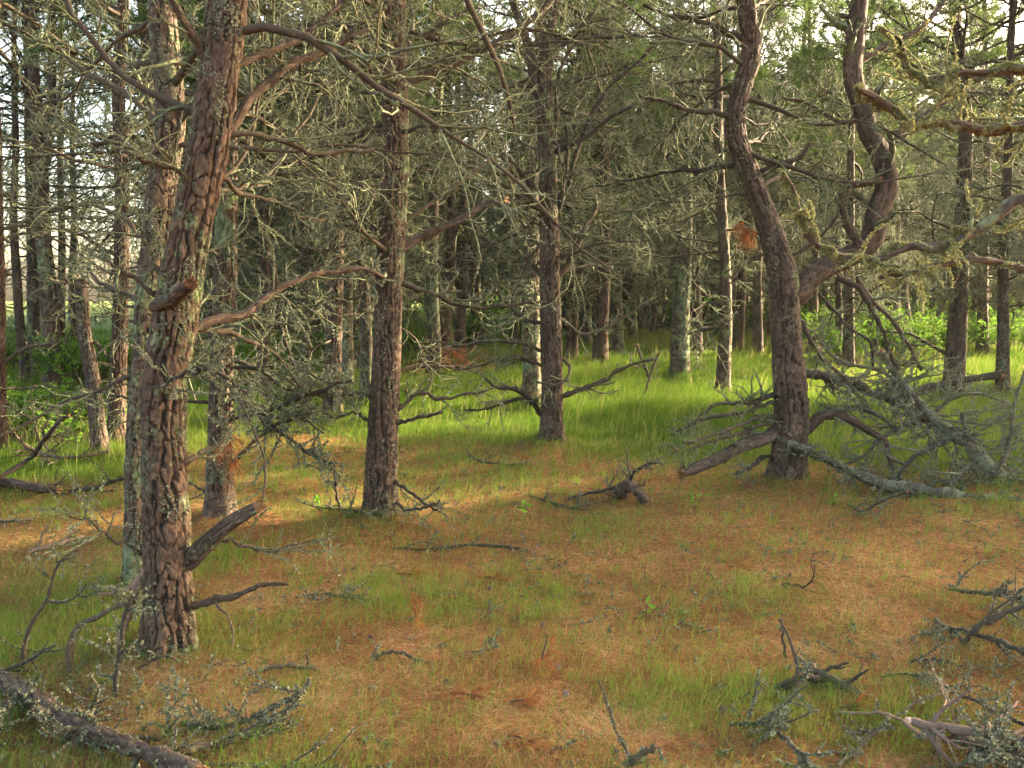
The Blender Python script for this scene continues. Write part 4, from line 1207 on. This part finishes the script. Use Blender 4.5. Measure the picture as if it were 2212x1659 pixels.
# left
deadwood('fallen_branch', 'bare grey branch leaning out of the brush by the view edge', [(-40, 1050, .1), (0, 1030, .12), (50, 1000, .2), (93, 953, .5), (117, 923, .62), (150, 898, .75)], (13, 7), n2=12, n3=3, fuzz=12, li=.3, l2=(.2, .7))
deadwood('fallen_branch', 'forked grey branch lying low before the snag', [(60, 965, .1), (117, 986, .12), (167, 988, .1), (236, 975, .1)], (9, 6), n2=12, fuzz=30, li=.4, l2=(.2, .6))
deadwood('fallen_branch', 'grey branch resting on needles left of the nearest trunk', [(150, 1062, .02), (217, 1050, .06), (270, 1030, .14)], (11, 8), n2=7, fuzz=40, li=.4, l2=(.15, .5))
deadwood('fallen_log', 'half-rotten dark log in the brush at the side edge', [(-40, 1035, .08), (20, 1042, .07), (70, 1052, .07), (125, 1060, .06)], (26, 18), 'log', n2=8, fuzz=30, li=.4, plate=True, l2=(.2, .6))
deadwood('fallen_branch', 'long grey bough lying on the shaded grass', [(0, 928, .04), (60, 925, .07), (140, 920, .06), (225, 910, .05)], (9, 6), n2=10, fuzz=20, li=.4, l2=(.2, .7))
deadwood('fallen_branch', 'pale broken stub lying in needles near the side edge', [(68, 1190, .02), (100, 1182, .03), (135, 1172, .03), (180, 1160, .02)], (14, 7), n2=4, fuzz=120, bark=M_PALE, l2=(.08, .25))
deadwood('fallen_branch', 'thin dark twigs on the brown needles beside the pale broken stub', [(-20, 1120, .02), (30, 1125, .04), (80, 1118, .03)], (8, 5), n2=7, fuzz=40, l2=(.12, .4))

# the brown heap
deadwood('brush_heap', 'heap of brown dead branches with rusty needles beyond the reddish pine',
         [(870, 800, .3), (910, 790, .35), (960, 792, .3), (1015, 800, .15)], (10, 8), 'brush', n2=34, n3=6, l2=(.5, 1.7), fuzz=0, li=.1, bark=M_LIMB, up=.01, wig=.2)
o = [x for x in C.objects if x.name.startswith('brush_heap')][0]
cp = np.array([gnd(dx, dy, h) for dx, dy, h in [(960, 775, .3), (975, 770, .45), (990, 785, .3), (1005, 790, .2), (945, 790, .25), (1015, 800, .1), (920, 800, .2), (955, 762, .5), (985, 800, .15), (1000, 775, .3)]])
cp = np.repeat(cp, 12, 0) + rng.normal(size=(120, 3)) * np.array([.22, .25, .12])
mb = MB(); v, f, c = needles_at(cp, np.tile([0, 0, -.3], (120, 1)), 14, .09, .17, .012, 1.0); mb.add(v, f, c)
link('needles', mb.mesh('needles', M_DEADN), o).matrix_parent_inverse = o.matrix_world.inverted() if False else Vector(-o.location).to_4d().to_3d() and __import__('mathutils').Matrix.Translation(-o.location)

deadwood('forked_stick', 'thin forked stick standing like a tripod in the sunlit grass', [(1376, 745, 0), (1390, 785, 0), (1402, 815, 0), (1414, 850, 0)], (6, 8), 'stick', n2=2, n3=2, fuzz=30, depth=float(gnd(1414, 850)[1]), l2=(.1, .3),
         kids=[dict(p=[(1424, 762), (1412, 790), (1404, 812), (1396, 840), (1388, 872)], w=(6, 5), d=float(gnd(1388, 872)[1]), n2=1)])
deadwood('standing_twig', 'single leafless twig standing upright near the slim reddish pine', [(722, 990, 0), (724, 1040, 0), (731, 1085, 0), (738, 1104, 0)], (4, 7), 'twig', n2=5, n3=1, fuzz=60, depth=float(gnd(738, 1104)[1]), l2=(.06, .18))

# ---- rusty needle tufts, cones, sprigs ------------------------------------------------------------
def tuft(label, p, d, n=60, l=(.08, .13), w=.0022, group=None, spread=.45, name='needle_tuft'):
    root = thing(name, label, 'needle tuft', p, group)
    mb = MB(); dd0 = nrm(np.asarray(d, float)); m_ = 9
    ps = rng.normal(size=(m_, 3)) * l[1] * .16 - dd0 * rng.uniform(-.3, .6, (m_, 1)) * l[1]
    if abs(dd0[2]) < .6:
        ps[:, 2] = np.abs(ps[:, 2]) * .4
    v, f, c = needles_at(ps, nrm(dd0 + rng.normal(size=(m_, 3)) * .4), max(6, n // 4), l[0] * .7, l[1], w, spread)
    mb.add(v, f, c); link('needles', mb.mesh('needles', M_DEADN), root)
    mt = MB(); dd = nrm(np.asarray(d, float)); P = np.array([[-dd * .07, -dd * .03 + .004, dd * .0, dd * .03]])
    v, f, bk = tubes(P, np.full((1, 4), .004), 6); mt.add(v, f, (.1, .5, 0, 0), bk); link('twig', mt.mesh('twig', M_LIMB), root)
    return root


TG = 'fallen tufts of rusty needles'
tuft('rusty tuft of dead needles hanging from a twig before the rough pine', at(500, 985, 5.1), (.15, 0, -1), 110, (.13, .20), .003, name='needle_tuft')
r = tuft('big orange cluster of dead needles glowing beside the crooked pine', at(1618, 500, 8.4), (-.15, 0, -1), 120, (.12, .22), .005, spread=.42)
for p_, lab in [((897, 1323), 'rusty needle tuft standing like a small tent beside a lichen twig'), ((1174, 1408), 'tall tent-shaped rusty needle tuft in the open floor'), ((1010, 1500), 'dark reddish sweep of needles low in the middle floor'),
                ((1140, 1516), 'bright reddish needle tuft beside a grass wisp'), ((1137, 1600), 'dark reddish needle sweep close to the bottom'), ((884, 1240), 'reddish needle tuft just past the lichen twig'),
                ((1070, 1250), 'small reddish needle tuft in the middle distance of the floor'), ((1841, 1525), 'bright rusty needle tuft under the thick stick'), ((1600, 1226), 'reddish needle tuft near the cone twig'),
                ((2092, 1325), 'rusty needle tuft by the edge branches')]:
    up_ = 'tent' in lab
    g0 = gnd(*p_, .10 if up_ else .03)
    tuft(lab, g0, (rng.normal() * .15, rng.normal() * .15, -1) if up_ else (1, rng.normal() * .4, -.12), 55, (.09, .15), .0026, TG, .3 if up_ else .28)


def cone_mesh():
    mb = MB()
    n = 90; k = np.arange(n); t = k / n
    az = k * 2.39996; r = .020 * np.sin(np.pi * (.12 + .85 * t)) ** .8; z = .055 * t
    c = np.stack([np.cos(az) * r, np.sin(az) * r, z], 1); o = np.stack([np.cos(az), np.sin(az), np.full(n, .7)], 1); o = nrm(o); s = np.stack([-np.sin(az), np.cos(az), az * 0], 1)
    u = np.cross(o, s)
    v = np.stack([c * .6 - s * .003, c * .6 + s * .003, c + o * .008 + s * .0065, c + o * .011 + u * .002, c + o * .008 - s * .0065], 1).reshape(-1, 3)
    i = np.arange(n)[:, None] * 5
    f = np.concatenate([i + np.array([[0, 1, 2]]), i + np.array([[0, 2, 3]]), i + np.array([[0, 3, 4]])])
    mb.add(v, f, np.repeat(np.stack([np.full(n, .15), rng.random(n), t * 0, t * 0], 1), 5, 0))
    P = np.array([[[0, 0, 0], [0, 0, .02], [0, 0, .04], [0, 0, .056]]]); v, f, bk = tubes(P, np.array([[.011, .016, .013, .003]]), 10); mb.add(v, f, (.1, .4, 0, 0), bk)
    return mb.mesh('pine_cone', M_CONE)


CM = cone_mesh()
for (dx, dy), lab in [((1058, 1276), 'dark cone standing upright past the open needles'), ((958, 1474), 'grey open cone left of the reddish needle sweep'), ((815, 1488), 'small grey cone lying near the bowed stick'), ((1206, 1448), 'pale weathered cone below the tall needle tent'),
                      ((1170, 1355), 'dull cone above the tall needle tent'), ((1084, 1609), 'grey cone beside the dark needle sweep close to the bottom'), ((818, 1520), 'weathered cone half sunk in needles near the fuzzy branch'),
                      ((1552, 1540), 'grey cone on the needles left of the lichen-tufted branch'), ((1126, 1290), 'faint grey cone beyond the dull one'), ((1706, 1248), 'greenish cone standing in a nest of twigs'),
                      ((800, 1380), 'little cone by the hooked twig'), ((1226, 1505), 'open cone low on the floor right of the reddish tuft'), ((150, 1112), 'grey cone in needles near the side edge'), ((1160, 1180), 'tiny cone near the long lichen twig'), ((1310, 1330), 'tiny dull cone in the wispy grass')]:
    o = link('pine_cone', CM, None, gnd(dx, dy, .012)); tag(o, lab, 'pine cone', 'pine cones on the needle floor')
    o.rotation_euler = (rng.uniform(.9, 1.5) if 'stand' not in lab else .15, rng.normal() * .2, rng.uniform(0, 6.28)); s = rng.uniform(.45, .65); o.scale = (s, s, s)
deadwood('fallen_branch', 'bent twig curling up around the greenish cone', [(1700, 1272, .01), (1690, 1262, .03), (1712, 1262, .03), (1738, 1266, .05), (1755, 1252, .12), (1760, 1220, .22)], (4, 3), n2=2, n3=0, fuzz=10)


def sprig(label, p, n, h, lw, group='small leafy sprigs', stems=3):
    root = thing('leafy_sprig', label, 'sprig', p, group)
    ms, ml = MB(), MB()
    az = rng.uniform(0, 6.28, stems)
    Q = wander(np.zeros((stems, 3)), np.stack([np.cos(az) * .35, np.sin(az) * .35, np.ones(stems)], 1), np.full(stems, h) * rng.uniform(.7, 1.1, stems), 5, .12)
    v, f, bk = tubes(Q, np.full((stems, 5), .002), 4); ms.add(v, f, (0, .5, 0, 0), bk); link('stem', ms.mesh('stem', M_LIMB), root)
    ml.add(*leaves(Q, n, lw)); link('leaves', ml.mesh('leaves', M_LEAF), root)
    return root


def leaves(Q, n, size):
    N, K, _ = Q.shape
    i = rng.integers(0, N, n); t = rng.uniform(.3, 1, n) * (K - 1); k = np.clip(t.astype(int), 0, K - 2); u = (t - k)[:, None]
    pos = Q[i, k] * (1 - u) + Q[i, k + 1] * u
    o = rng.normal(size=(n, 3)); o[:, 2] = np.abs(o[:, 2]) * .4 + .1; o = nrm(o)
    s = nrm(np.cross(o, np.array([0, 0, 1.0]) + rng.normal(size=(n, 3)) * .5)); w = np.cross(o, s)
    L = size * rng.uniform(.6, 1.25, n)[:, None]
    v = np.stack([pos, pos + o * L * .5 + s * L * .26 + w * L * .06, pos + o * L, pos + o * L * .5 - s * L * .26 + w * L * .06], 1).reshape(-1, 3)
    f = np.arange(n * 4).reshape(-1, 4)
    rr = np.repeat(np.clip(rng.normal(.5, .22, n), 0, 1), 4)
    return v, f, np.stack([rr, rr, rr * 0, rr * 0], 1)


sprig('broad upright green leaf sprout past the middle of the floor', gnd(1147, 1128), 7, .16, .09, stems=2)
sprig('small oval-leaved sprig in the middle of the floor', gnd(1398, 1340), 7, .09, .05)
sprig('leafy sprout near the arched log', gnd(1500, 1108), 18, .16, .06)
sprig('low fresh sprig at the foot of the slim reddish pine', gnd(690, 1105), 30, .12, .05, stems=6)
sprig('green sprig low in the grass before the crooked pine', gnd(1800, 1095), 14, .12, .05)


def shrub_kind(R, H, n, lsize, stems):
    az = rng.uniform(0, 6.28, stems); t = rng.uniform(.2, 1, stems)
    Q = wander(np.stack([np.cos(az) * R * .25, np.sin(az) * R * .25, az * 0], 1), np.stack([np.cos(az) * t * R / H, np.sin(az) * t * R / H, np.ones(stems)], 1), H * rng.uniform(.75, 1.15, stems), 7, .12)
    P2, R2 = sub(Q, np.full((stems, 7), .006), 7, .35, 1, H * .2, H * .45, .4, 1.1, 5, .15, .08, .6, .003)
    ms, ml = MB(), MB()
    for p, r in ((Q, np.full((stems, 7), .006)), (P2, R2)):
        v, f, bk = tubes(p, r, 3); ms.add(v, f, (.1, .5, 0, 0), bk)
    ml.add(*leaves(P2, n, lsize))
    return ms.mesh('stem', M_LIMB), ml.mesh('foliage', M_LEAF)


SK = [shrub_kind(.65, .62, 2600, .050, 26), shrub_kind(.8, .85, 3200, .055, 30), shrub_kind(.5, .5, 1800, .045, 20), shrub_kind(1.0, 1.15, 4200, .065, 34)]


def shrub(label, dx, dy, k, s=1.0, group='green bushes of the undergrowth', depth=None):
    b = gnd(dx, dy) if depth is None else at(dx, dy, depth)
    b[2] = float(hgt(b[0], b[1])) - .02
    root = thing('shrub', label, 'bush', b, group); root.rotation_euler = (0, 0, rng.uniform(0, 6.28)); root.scale = (s, s, s * rng.uniform(.85, 1.1))
    link('stem', SK[k][0], root); link('foliage', SK[k][1], root)


shrub('bright green bush in shade at the side edge, in front of the snag', 60, 962, 0, 1.1)
shrub('bright green bush between the edge bush and the snag', 130, 948, 0, 1.0)
shrub('low green bush nearest the snag foot', 175, 972, 2, 1.0)
shrub('low bush behind the two front edge bushes', 30, 915, 2, 1.0)
shrub('lush bush behind the snag, left of the warm-lit pine', 160, 850, 1, 1.0)
shrub('lush bush just behind the leaning snag', 205, 840, 1, 1.05)
shrub('dark leafy bush beside the warm-lit pine', 232, 830, 1, .9)
shrub('sunny yellow-green bush at the clearing, by the thin leaning pine', 18, 800, 1, 1.1)
shrub('sunny bush before the two-stemmed pine', 55, 815, 1, .9)
shrub('bush at the foot of the two-stemmed pine', 135, 825, 1, .9)
shrub('light green bush at the bright clearing rim', 85, 790, 3, .9)
shrub('tall fresh bush seen just past the reddish pine', 880, 775, 3, 1.0)
shrub('fresh bush behind the tall one, toward the lichen-green pine', 905, 762, 3, .95)
shrub('sunlit bush past the brown heap', 1025, 748, 1, 1.1)
shrub('small sunlit bush past the red-brown tilted pine', 985, 752, 1, 1.0)
shrub('green bush half seen behind the fuzzy branches', 620, 800, 1, 1.1)
shrub('shaded bush beyond the rough pine', 540, 830, 1, 1.0)
shrub('shaded bush between dark pine and pale lichen pine', 755, 800, 1, 1.0)
for (dx, dy, k, s), lab in zip([(1800, 770, 1, 1.2), (1850, 755, 3, 1.1), (1895, 780, 1, 1.2), (1830, 800, 1, 1.0), (1945, 790, 1, 1.1), (1985, 765, 3, 1.0), (2030, 780, 1, 1.1), (1880, 735, 3, 1.1), (2100, 770, 3, .9), (2190, 770, 3, .9), (2150, 750, 3, 1.0), (1770, 745, 3, 1.0)],
                               ['bush beside the crooked trunk, its top in sun', 'tall sunlit bush behind the dead limbs', 'bush in the thick of the dead limbs', 'low bush under the drooping dead limbs', 'bright bush at the slender pine foot', 'tall bush by the leaning dark pine',
                                'bush at the foot of the diagonal-limb pine', 'far bush crowned with yellow-green light', 'green bush behind the mottled pine', 'green bush by the log-end pine at the edge', 'far green bush between the edge pines', 'far bush next to the crooked trunk']):
    shrub(lab, dx, dy, k, s)

# ---- ground, litter, grass -------------------------------------------------------------------------
def greenness(x, y):
    """0 = bare needles, 1 = full meadow grass"""
    u = 1106 + x / np.maximum(y, .5) * FOC / S          # bearing
    edge = 9.45 + 1.1 * (vnoise(x * .45 + 7, y * .45, 4) - .5) * 2 + .5 * (vnoise(x * 1.7, y * 1.7, 5) - .5)
    edge = edge - 1.9 * sstep(360, 250, u)
    edge = edge - 2.3 * sstep(1650, 1950, u) * 0 - 1.2 * sstep(1780, 2000, u) + .9 * np.exp(-((u - 640) / 160.0) ** 2)
    return sstep(-.8, 1.0, y - edge)


def make_ground():
    ys = [-14.0]
    while ys[-1] < 420:
        y = ys[-1]; ys.append(y + (.09 if 1.5 < y < 8 else (.16 if y < 14 and y > 1 else max(.3, abs(y) * .05))))
    ys = np.array(ys)
    xs = [0.0]
    while xs[-1] < 400:
        x = xs[-1]; xs.append(x + (.09 if x < 4 else max(.18, x * .055)))
    xs = np.array([-v for v in xs[:0:-1]] + xs)
    X, Y = np.meshgrid(xs, ys)
    Z = hgt(X, Y) + .012 * (vnoise(X * 9, Y * 9, 8) - .5)
    n, m = X.shape
    idx = np.arange(n * m).reshape(n, m)
    f = np.stack([idx[:-1, :-1], idx[:-1, 1:], idx[1:, 1:], idx[1:, :-1]], -1).reshape(-1, 4)
    g = greenness(X, Y)
    far = sstep(16, 30, Y)
    mb = MB(); mb.add(np.stack([X, Y, Z], -1).reshape(-1, 3), f, np.stack([np.clip(.12 + g * .95, 0, 1), far, g, g], -1).reshape(-1, 4))
    o = link('ground', mb.mesh('ground', M_GROUND)); tag(o, 'needle-strewn forest floor running into grassy meadow', 'ground', None, 'structure')


make_ground()


def wedge(n, y0, y1, p, pad=.6):
    """random ground points in the part of the floor that is looked at, thinning with distance"""
    r = rng.random(n)
    y = (y0 ** (1 - p) + r * (y1 ** (1 - p) - y0 ** (1 - p))) ** (1 / (1 - p))
    x = rng.uniform(-1, 1, n) * (y * .60 + pad)
    return x, y


def blades(x, y, h, w, lean, col, curl=1.0):
    n = len(x)
    b = np.stack([x, y, hgt(x, y) - .01], 1)
    az = rng.uniform(0, 6.28, n)
    d = np.stack([np.cos(az), np.sin(az), az * 0], 1)
    wind = np.array([.55, -.15, 0])
    d = nrm(d + wind)
    fa = rng.uniform(0, 6.28, n); s = np.stack([np.cos(fa), np.sin(fa), fa * 0], 1) * (w * .5)[:, None]
    l = (lean * h)[:, None]; hh = h[:, None] * EZ
    m = b + hh * .55 + d * l * .3; t = b + hh * (1 - .25 * lean[:, None] * curl) + d * l * 1.1
    v = np.stack([b - s, b + s, m + s * .75, m - s * .75, t], 1).reshape(-1, 3)
    i = np.arange(n)[:, None] * 5
    c = np.repeat(np.stack([col, col * 0, col * 0, col * 0], 1), 5, 0)
    return v, i + np.array([[0, 1, 2, 3]]), i + np.array([[3, 2, 4]]), c


def put_blades(name, label, x, y, h, w, lean, col, m):
    v, q, t, c = blades(x, y, h, w, lean, col)
    mb = MB(); mb.v.append(v.astype(np.float32)); mb.c.append(c.astype(np.float32)); mb.b.append(v.astype(np.float32)); mb.q.append(q); mb.qm.append(np.zeros(len(q), int)); mb.t.append(t); mb.tm.append(np.zeros(len(t), int)); mb.n = len(v)
    o = link(name, mb.mesh(name, m)); tag(o, label, 'grass', None, 'stuff')


# meadow grass
x, y = wedge(520000, 7.5, 34, 1.25)
g = greenness(x, y) * (.55 + .7 * vnoise(x * .9, y * .9, 12))
k = rng.random(len(x)) < g
x, y = x[k], y[k]
tall = (.35 + 1.0 * vnoise(x * .5 + 3, y * .5, 14)) * (.6 + .8 * vnoise(x * 3.1, y * 3.1, 18))
h = (.15 + .14 * rng.random(len(x))) * tall * (.6 + .4 * sstep(9, 12, y))
col = np.clip(.42 + .8 * (vnoise(x * .6, y * .6, 15) - .5) + rng.normal(size=len(x)) * .2, 0, .93)
dry = rng.random(len(x)) < .05 + .22 * sstep(.62, .85, vnoise(x * .8 + 20, y * .8, 16)); col[dry] = rng.uniform(.9, 1, dry.sum())
stalk = rng.random(len(x)) < .012; h[stalk] = rng.uniform(.4, .62, stalk.sum()); col[stalk] = rng.uniform(.9, 1, stalk.sum())
put_blades('meadow_grass', 'soft bright green meadow grass under the pines', x, y, h, .0032 * np.maximum(1, y / 8), rng.uniform(.2, .85, len(x)), col, M_GRASS)

# wisps over the needle floor
x, y = wedge(430000, 2.0, 11, 1.5)
u = 1106 + x / y * FOC / S
dens = .33 + 1.1 * sstep(.46, .78, vnoise(x * 1.5 + 5, y * 1.5, 21)) * (.35 + vnoise(x * 5, y * 5, 22))
dens = dens + .5 * sstep(-1.5, -2.3, x) * sstep(5.6, 4.6, y) + .6 * sstep(5.8, 8.5, y)
dens = dens * (1 - .75 * np.exp(-((u - 1850) / 260.0) ** 2 - ((y - 8.0) / .8) ** 2))
k = rng.random(len(x)) < dens * .62
x, y = x[k], y[k]
# gathered into loose tussocks
tk = rng.random(len(x)) < .16
cx, cy = x[tk], y[tk]
gi = np.floor(cx / .45) + 1000 * np.floor(cy / .45)
order = np.argsort(gi); gi = gi[order]; cx, cy = cx[order], cy[order]
gb = np.floor(x / .45) + 1000 * np.floor(y / .45)
lo = np.searchsorted(gi, gb, 'left'); hi = np.searchsorted(gi, gb, 'right')
pick = np.clip(lo + (rng.random(len(x)) ** 2.2 * np.maximum(hi - lo, 1)).astype(int), 0, len(cx) - 1)
pull = (rng.random(len(x)) < .6) & (hi > lo)
sp = rng.normal(size=(len(x), 2)) * .028
x = np.where(pull, cx[pick] + sp[:, 0], x); y = np.where(pull, cy[pick] + sp[:, 1], y)
h = (.035 + .10 * rng.random(len(x)) ** 1.8) * (.7 + .7 * vnoise(x * 1.3, y * 1.3, 24))
col = np.clip(.5 + rng.normal(size=len(x)) * .25, 0, 1)
put_blades('wispy_grass', 'thin wispy grass scattered over the brown needles', x, y, h, .0020 * np.maximum(1, y / 3.8), rng.uniform(.2, 1.3, len(x)), col, M_WISP)

# fallen needles
x, y = wedge(420000, 1.9, 15, 1.65)
n = len(x)
a = 6.28 * vnoise(x * 3, y * 3, 31) * 1.4 + rng.normal(size=n) * .8
L_ = rng.uniform(.05, .11, n); wd = .0017 * np.maximum(1, y / 3.4)
tl = rng.normal(size=n) * .16
d = np.stack([np.cos(a), np.sin(a), tl], 1); s = np.stack([-np.sin(a), np.cos(a), a * 0], 1) * wd[:, None]
b = np.stack([x, y, hgt(x, y) + .002 + .024 * rng.random(n) ** 1.3], 1)
bend = np.stack([-np.sin(a), np.cos(a), a * 0], 1) * (rng.normal(size=n) * .012)[:, None]
v = np.stack([b - d * L_[:, None] * .5, b + bend + s * .5 + EZ * .003, b + bend - s * .5 + EZ * .003, b + d * L_[:, None] * .5], 1).reshape(-1, 3)
i = np.arange(n)[:, None] * 4
f = np.concatenate([i + np.array([[0, 2, 1]]), i + np.array([[1, 2, 3]])])
rr = np.repeat(np.clip(.15 + .75 * rng.random(n) + .40 * (vnoise(x * 2.2, y * 2.2, 33) - .5) + .3 * (vnoise(x * 7, y * 7, 34) - .5), 0, 1), 4)
k = np.repeat(rng.random(n) > greenness(x, y) * .8, 4)
mb = MB(); keep = k.reshape(-1, 4)[:, 0]
v = v.reshape(-1, 4, 3)[keep].reshape(-1, 3); n2_ = keep.sum(); i = np.arange(n2_)[:, None] * 4
f = np.concatenate([i + np.array([[0, 2, 1]]), i + np.array([[1, 2, 3]])])
rr = rr.reshape(-1, 4)[keep].ravel()
mb.add(v, f, np.stack([rr, rr * 0, rr * 0, rr * 0], 1)); tag(link('needle_litter', mb.mesh('needle_litter', M_LITTER, False)), 'brown and orange fallen pine needles covering the floor', 'needle litter', None, 'stuff')

# crumbs of lichen and twig fallen on the floor
x, y = wedge(4800, 2.2, 10, 1.5)
st = np.stack([x, y, hgt(x, y) + .012], 1); az = rng.uniform(0, 6.28, len(x))
Q = wander(st, np.stack([np.cos(az), np.sin(az), az * 0], 1), rng.uniform(.03, .13, len(x)) * (rng.random(len(x)) < .6), 4, .25)
k = vnoise(x * 1.1 + 40, y * 1.1, 41) + rng.random(len(x)) * .4 > .58
Q = Q[k]
mb = MB(); RQ = np.full((len(Q), 4), .0028); v, f, bk = tubes(Q, RQ, 4); mb.add(v, f, (.7, .5, 0, 0), bk, 0)
v, f, c = flakes(Q, RQ, 420, .008); mb.add(v, f, c, None, 1)
tag(link('twig_litter', mb.mesh('twig_litter', [M_BRANCH, M_LICHEN])), 'crumbs of grey-green lichen and bits of twig strewn on the needles', 'twig litter', None, 'stuff')
HAZE = .0003
# ---- light, sky, camera ----------------------------------------------------------------------------
sc = bpy.context.scene
w = bpy.data.worlds.new('World'); sc.world = w; w.use_nodes = True
nt = w.node_tree
for n_ in list(nt.nodes):
    nt.nodes.remove(n_)
sky = nt.nodes.new('ShaderNodeTexSky'); sky.sky_type = 'NISHITA'; sky.sun_disc = False
sky.sun_elevation = SUN_EL; sky.sun_rotation = SUN_AZ; sky.air_density = .8; sky.dust_density = 5.0; sky.ozone_density = 1.0
bg = nt.nodes.new('ShaderNodeBackground'); bg.inputs['Strength'].default_value = .15
wo = nt.nodes.new('ShaderNodeOutputWorld')
wb = nt.nodes.new('ShaderNodeMixRGB'); wb.blend_type = 'MULTIPLY'; wb.inputs[0].default_value = 1; wb.inputs[2].default_value = (1.13, 1.0, .78, 1)
nt.links.new(sky.outputs[0], wb.inputs[1]); nt.links.new(wb.outputs[0], bg.inputs[0]); nt.links.new(bg.outputs[0], wo.inputs[0])

sl = bpy.data.lights.new('sun', 'SUN'); sl.energy = 5.0; sl.angle = R_(.5); sl.color = (1, .80, .52)
so = link('sun', sl); so.rotation_euler = Vector(SUNV).to_track_quat('Z', 'Y').to_euler()

# the damp air between the trunks
bm_v = [(x, y, z) for x in (-70, 70) for y in (-20, 110) for z in (-3, 16)]
hm = bpy.data.meshes.new('haze'); hm.from_pydata(bm_v, [], [(0, 1, 3, 2), (4, 6, 7, 5), (0, 4, 5, 1), (2, 3, 7, 6), (0, 2, 6, 4), (1, 5, 7, 3)])
mh = bpy.data.materials.new('haze'); mh.use_nodes = True; t_ = mh.node_tree
for n_ in list(t_.nodes):
    t_.nodes.remove(n_)
pv = t_.nodes.new('ShaderNodeVolumePrincipled'); pv.inputs['Color'].default_value = (.86, .90, .84, 1); pv.inputs['Density'].default_value = HAZE; pv.inputs['Anisotropy'].default_value = .25
mo = t_.nodes.new('ShaderNodeOutputMaterial'); t_.links.new(pv.outputs[0], mo.inputs['Volume'])
hm.materials.append(mh)
if HAZE:
    tag(link('haze', hm), 'faint haze hanging between the far trunks', 'haze', None, 'stuff')

cam = bpy.data.cameras.new('camera'); co = link('camera', cam, None, (0, 0, CAMZ))
cam.sensor_width = 36; cam.lens = 36 * FOC / 1024; cam.clip_end = 2000; cam.clip_start = .05
co.rotation_euler = (math.pi / 2 - PITCH, 0, 0)
sc.camera = co
sc.view_settings.view_transform = 'Standard'; sc.view_settings.look = 'None'; sc.view_settings.gamma = 1
sc.view_settings.exposure = 3.5
sc.render.engine = 'CYCLES'
cy = sc.cycles
cy.max_bounces = 6; cy.diffuse_bounces = 4; cy.glossy_bounces = 1; cy.transmission_bounces = 4; cy.transparent_max_bounces = 4; cy.volume_bounces = 0
cy.use_denoising = True; cy.denoiser = 'OPENIMAGEDENOISE'
cy.use_adaptive_sampling = True; cy.adaptive_threshold = .012
cy.caustics_reflective = False; cy.caustics_refractive = False
cy.sample_clamp_indirect = 4
sc.render.film_transparent = False
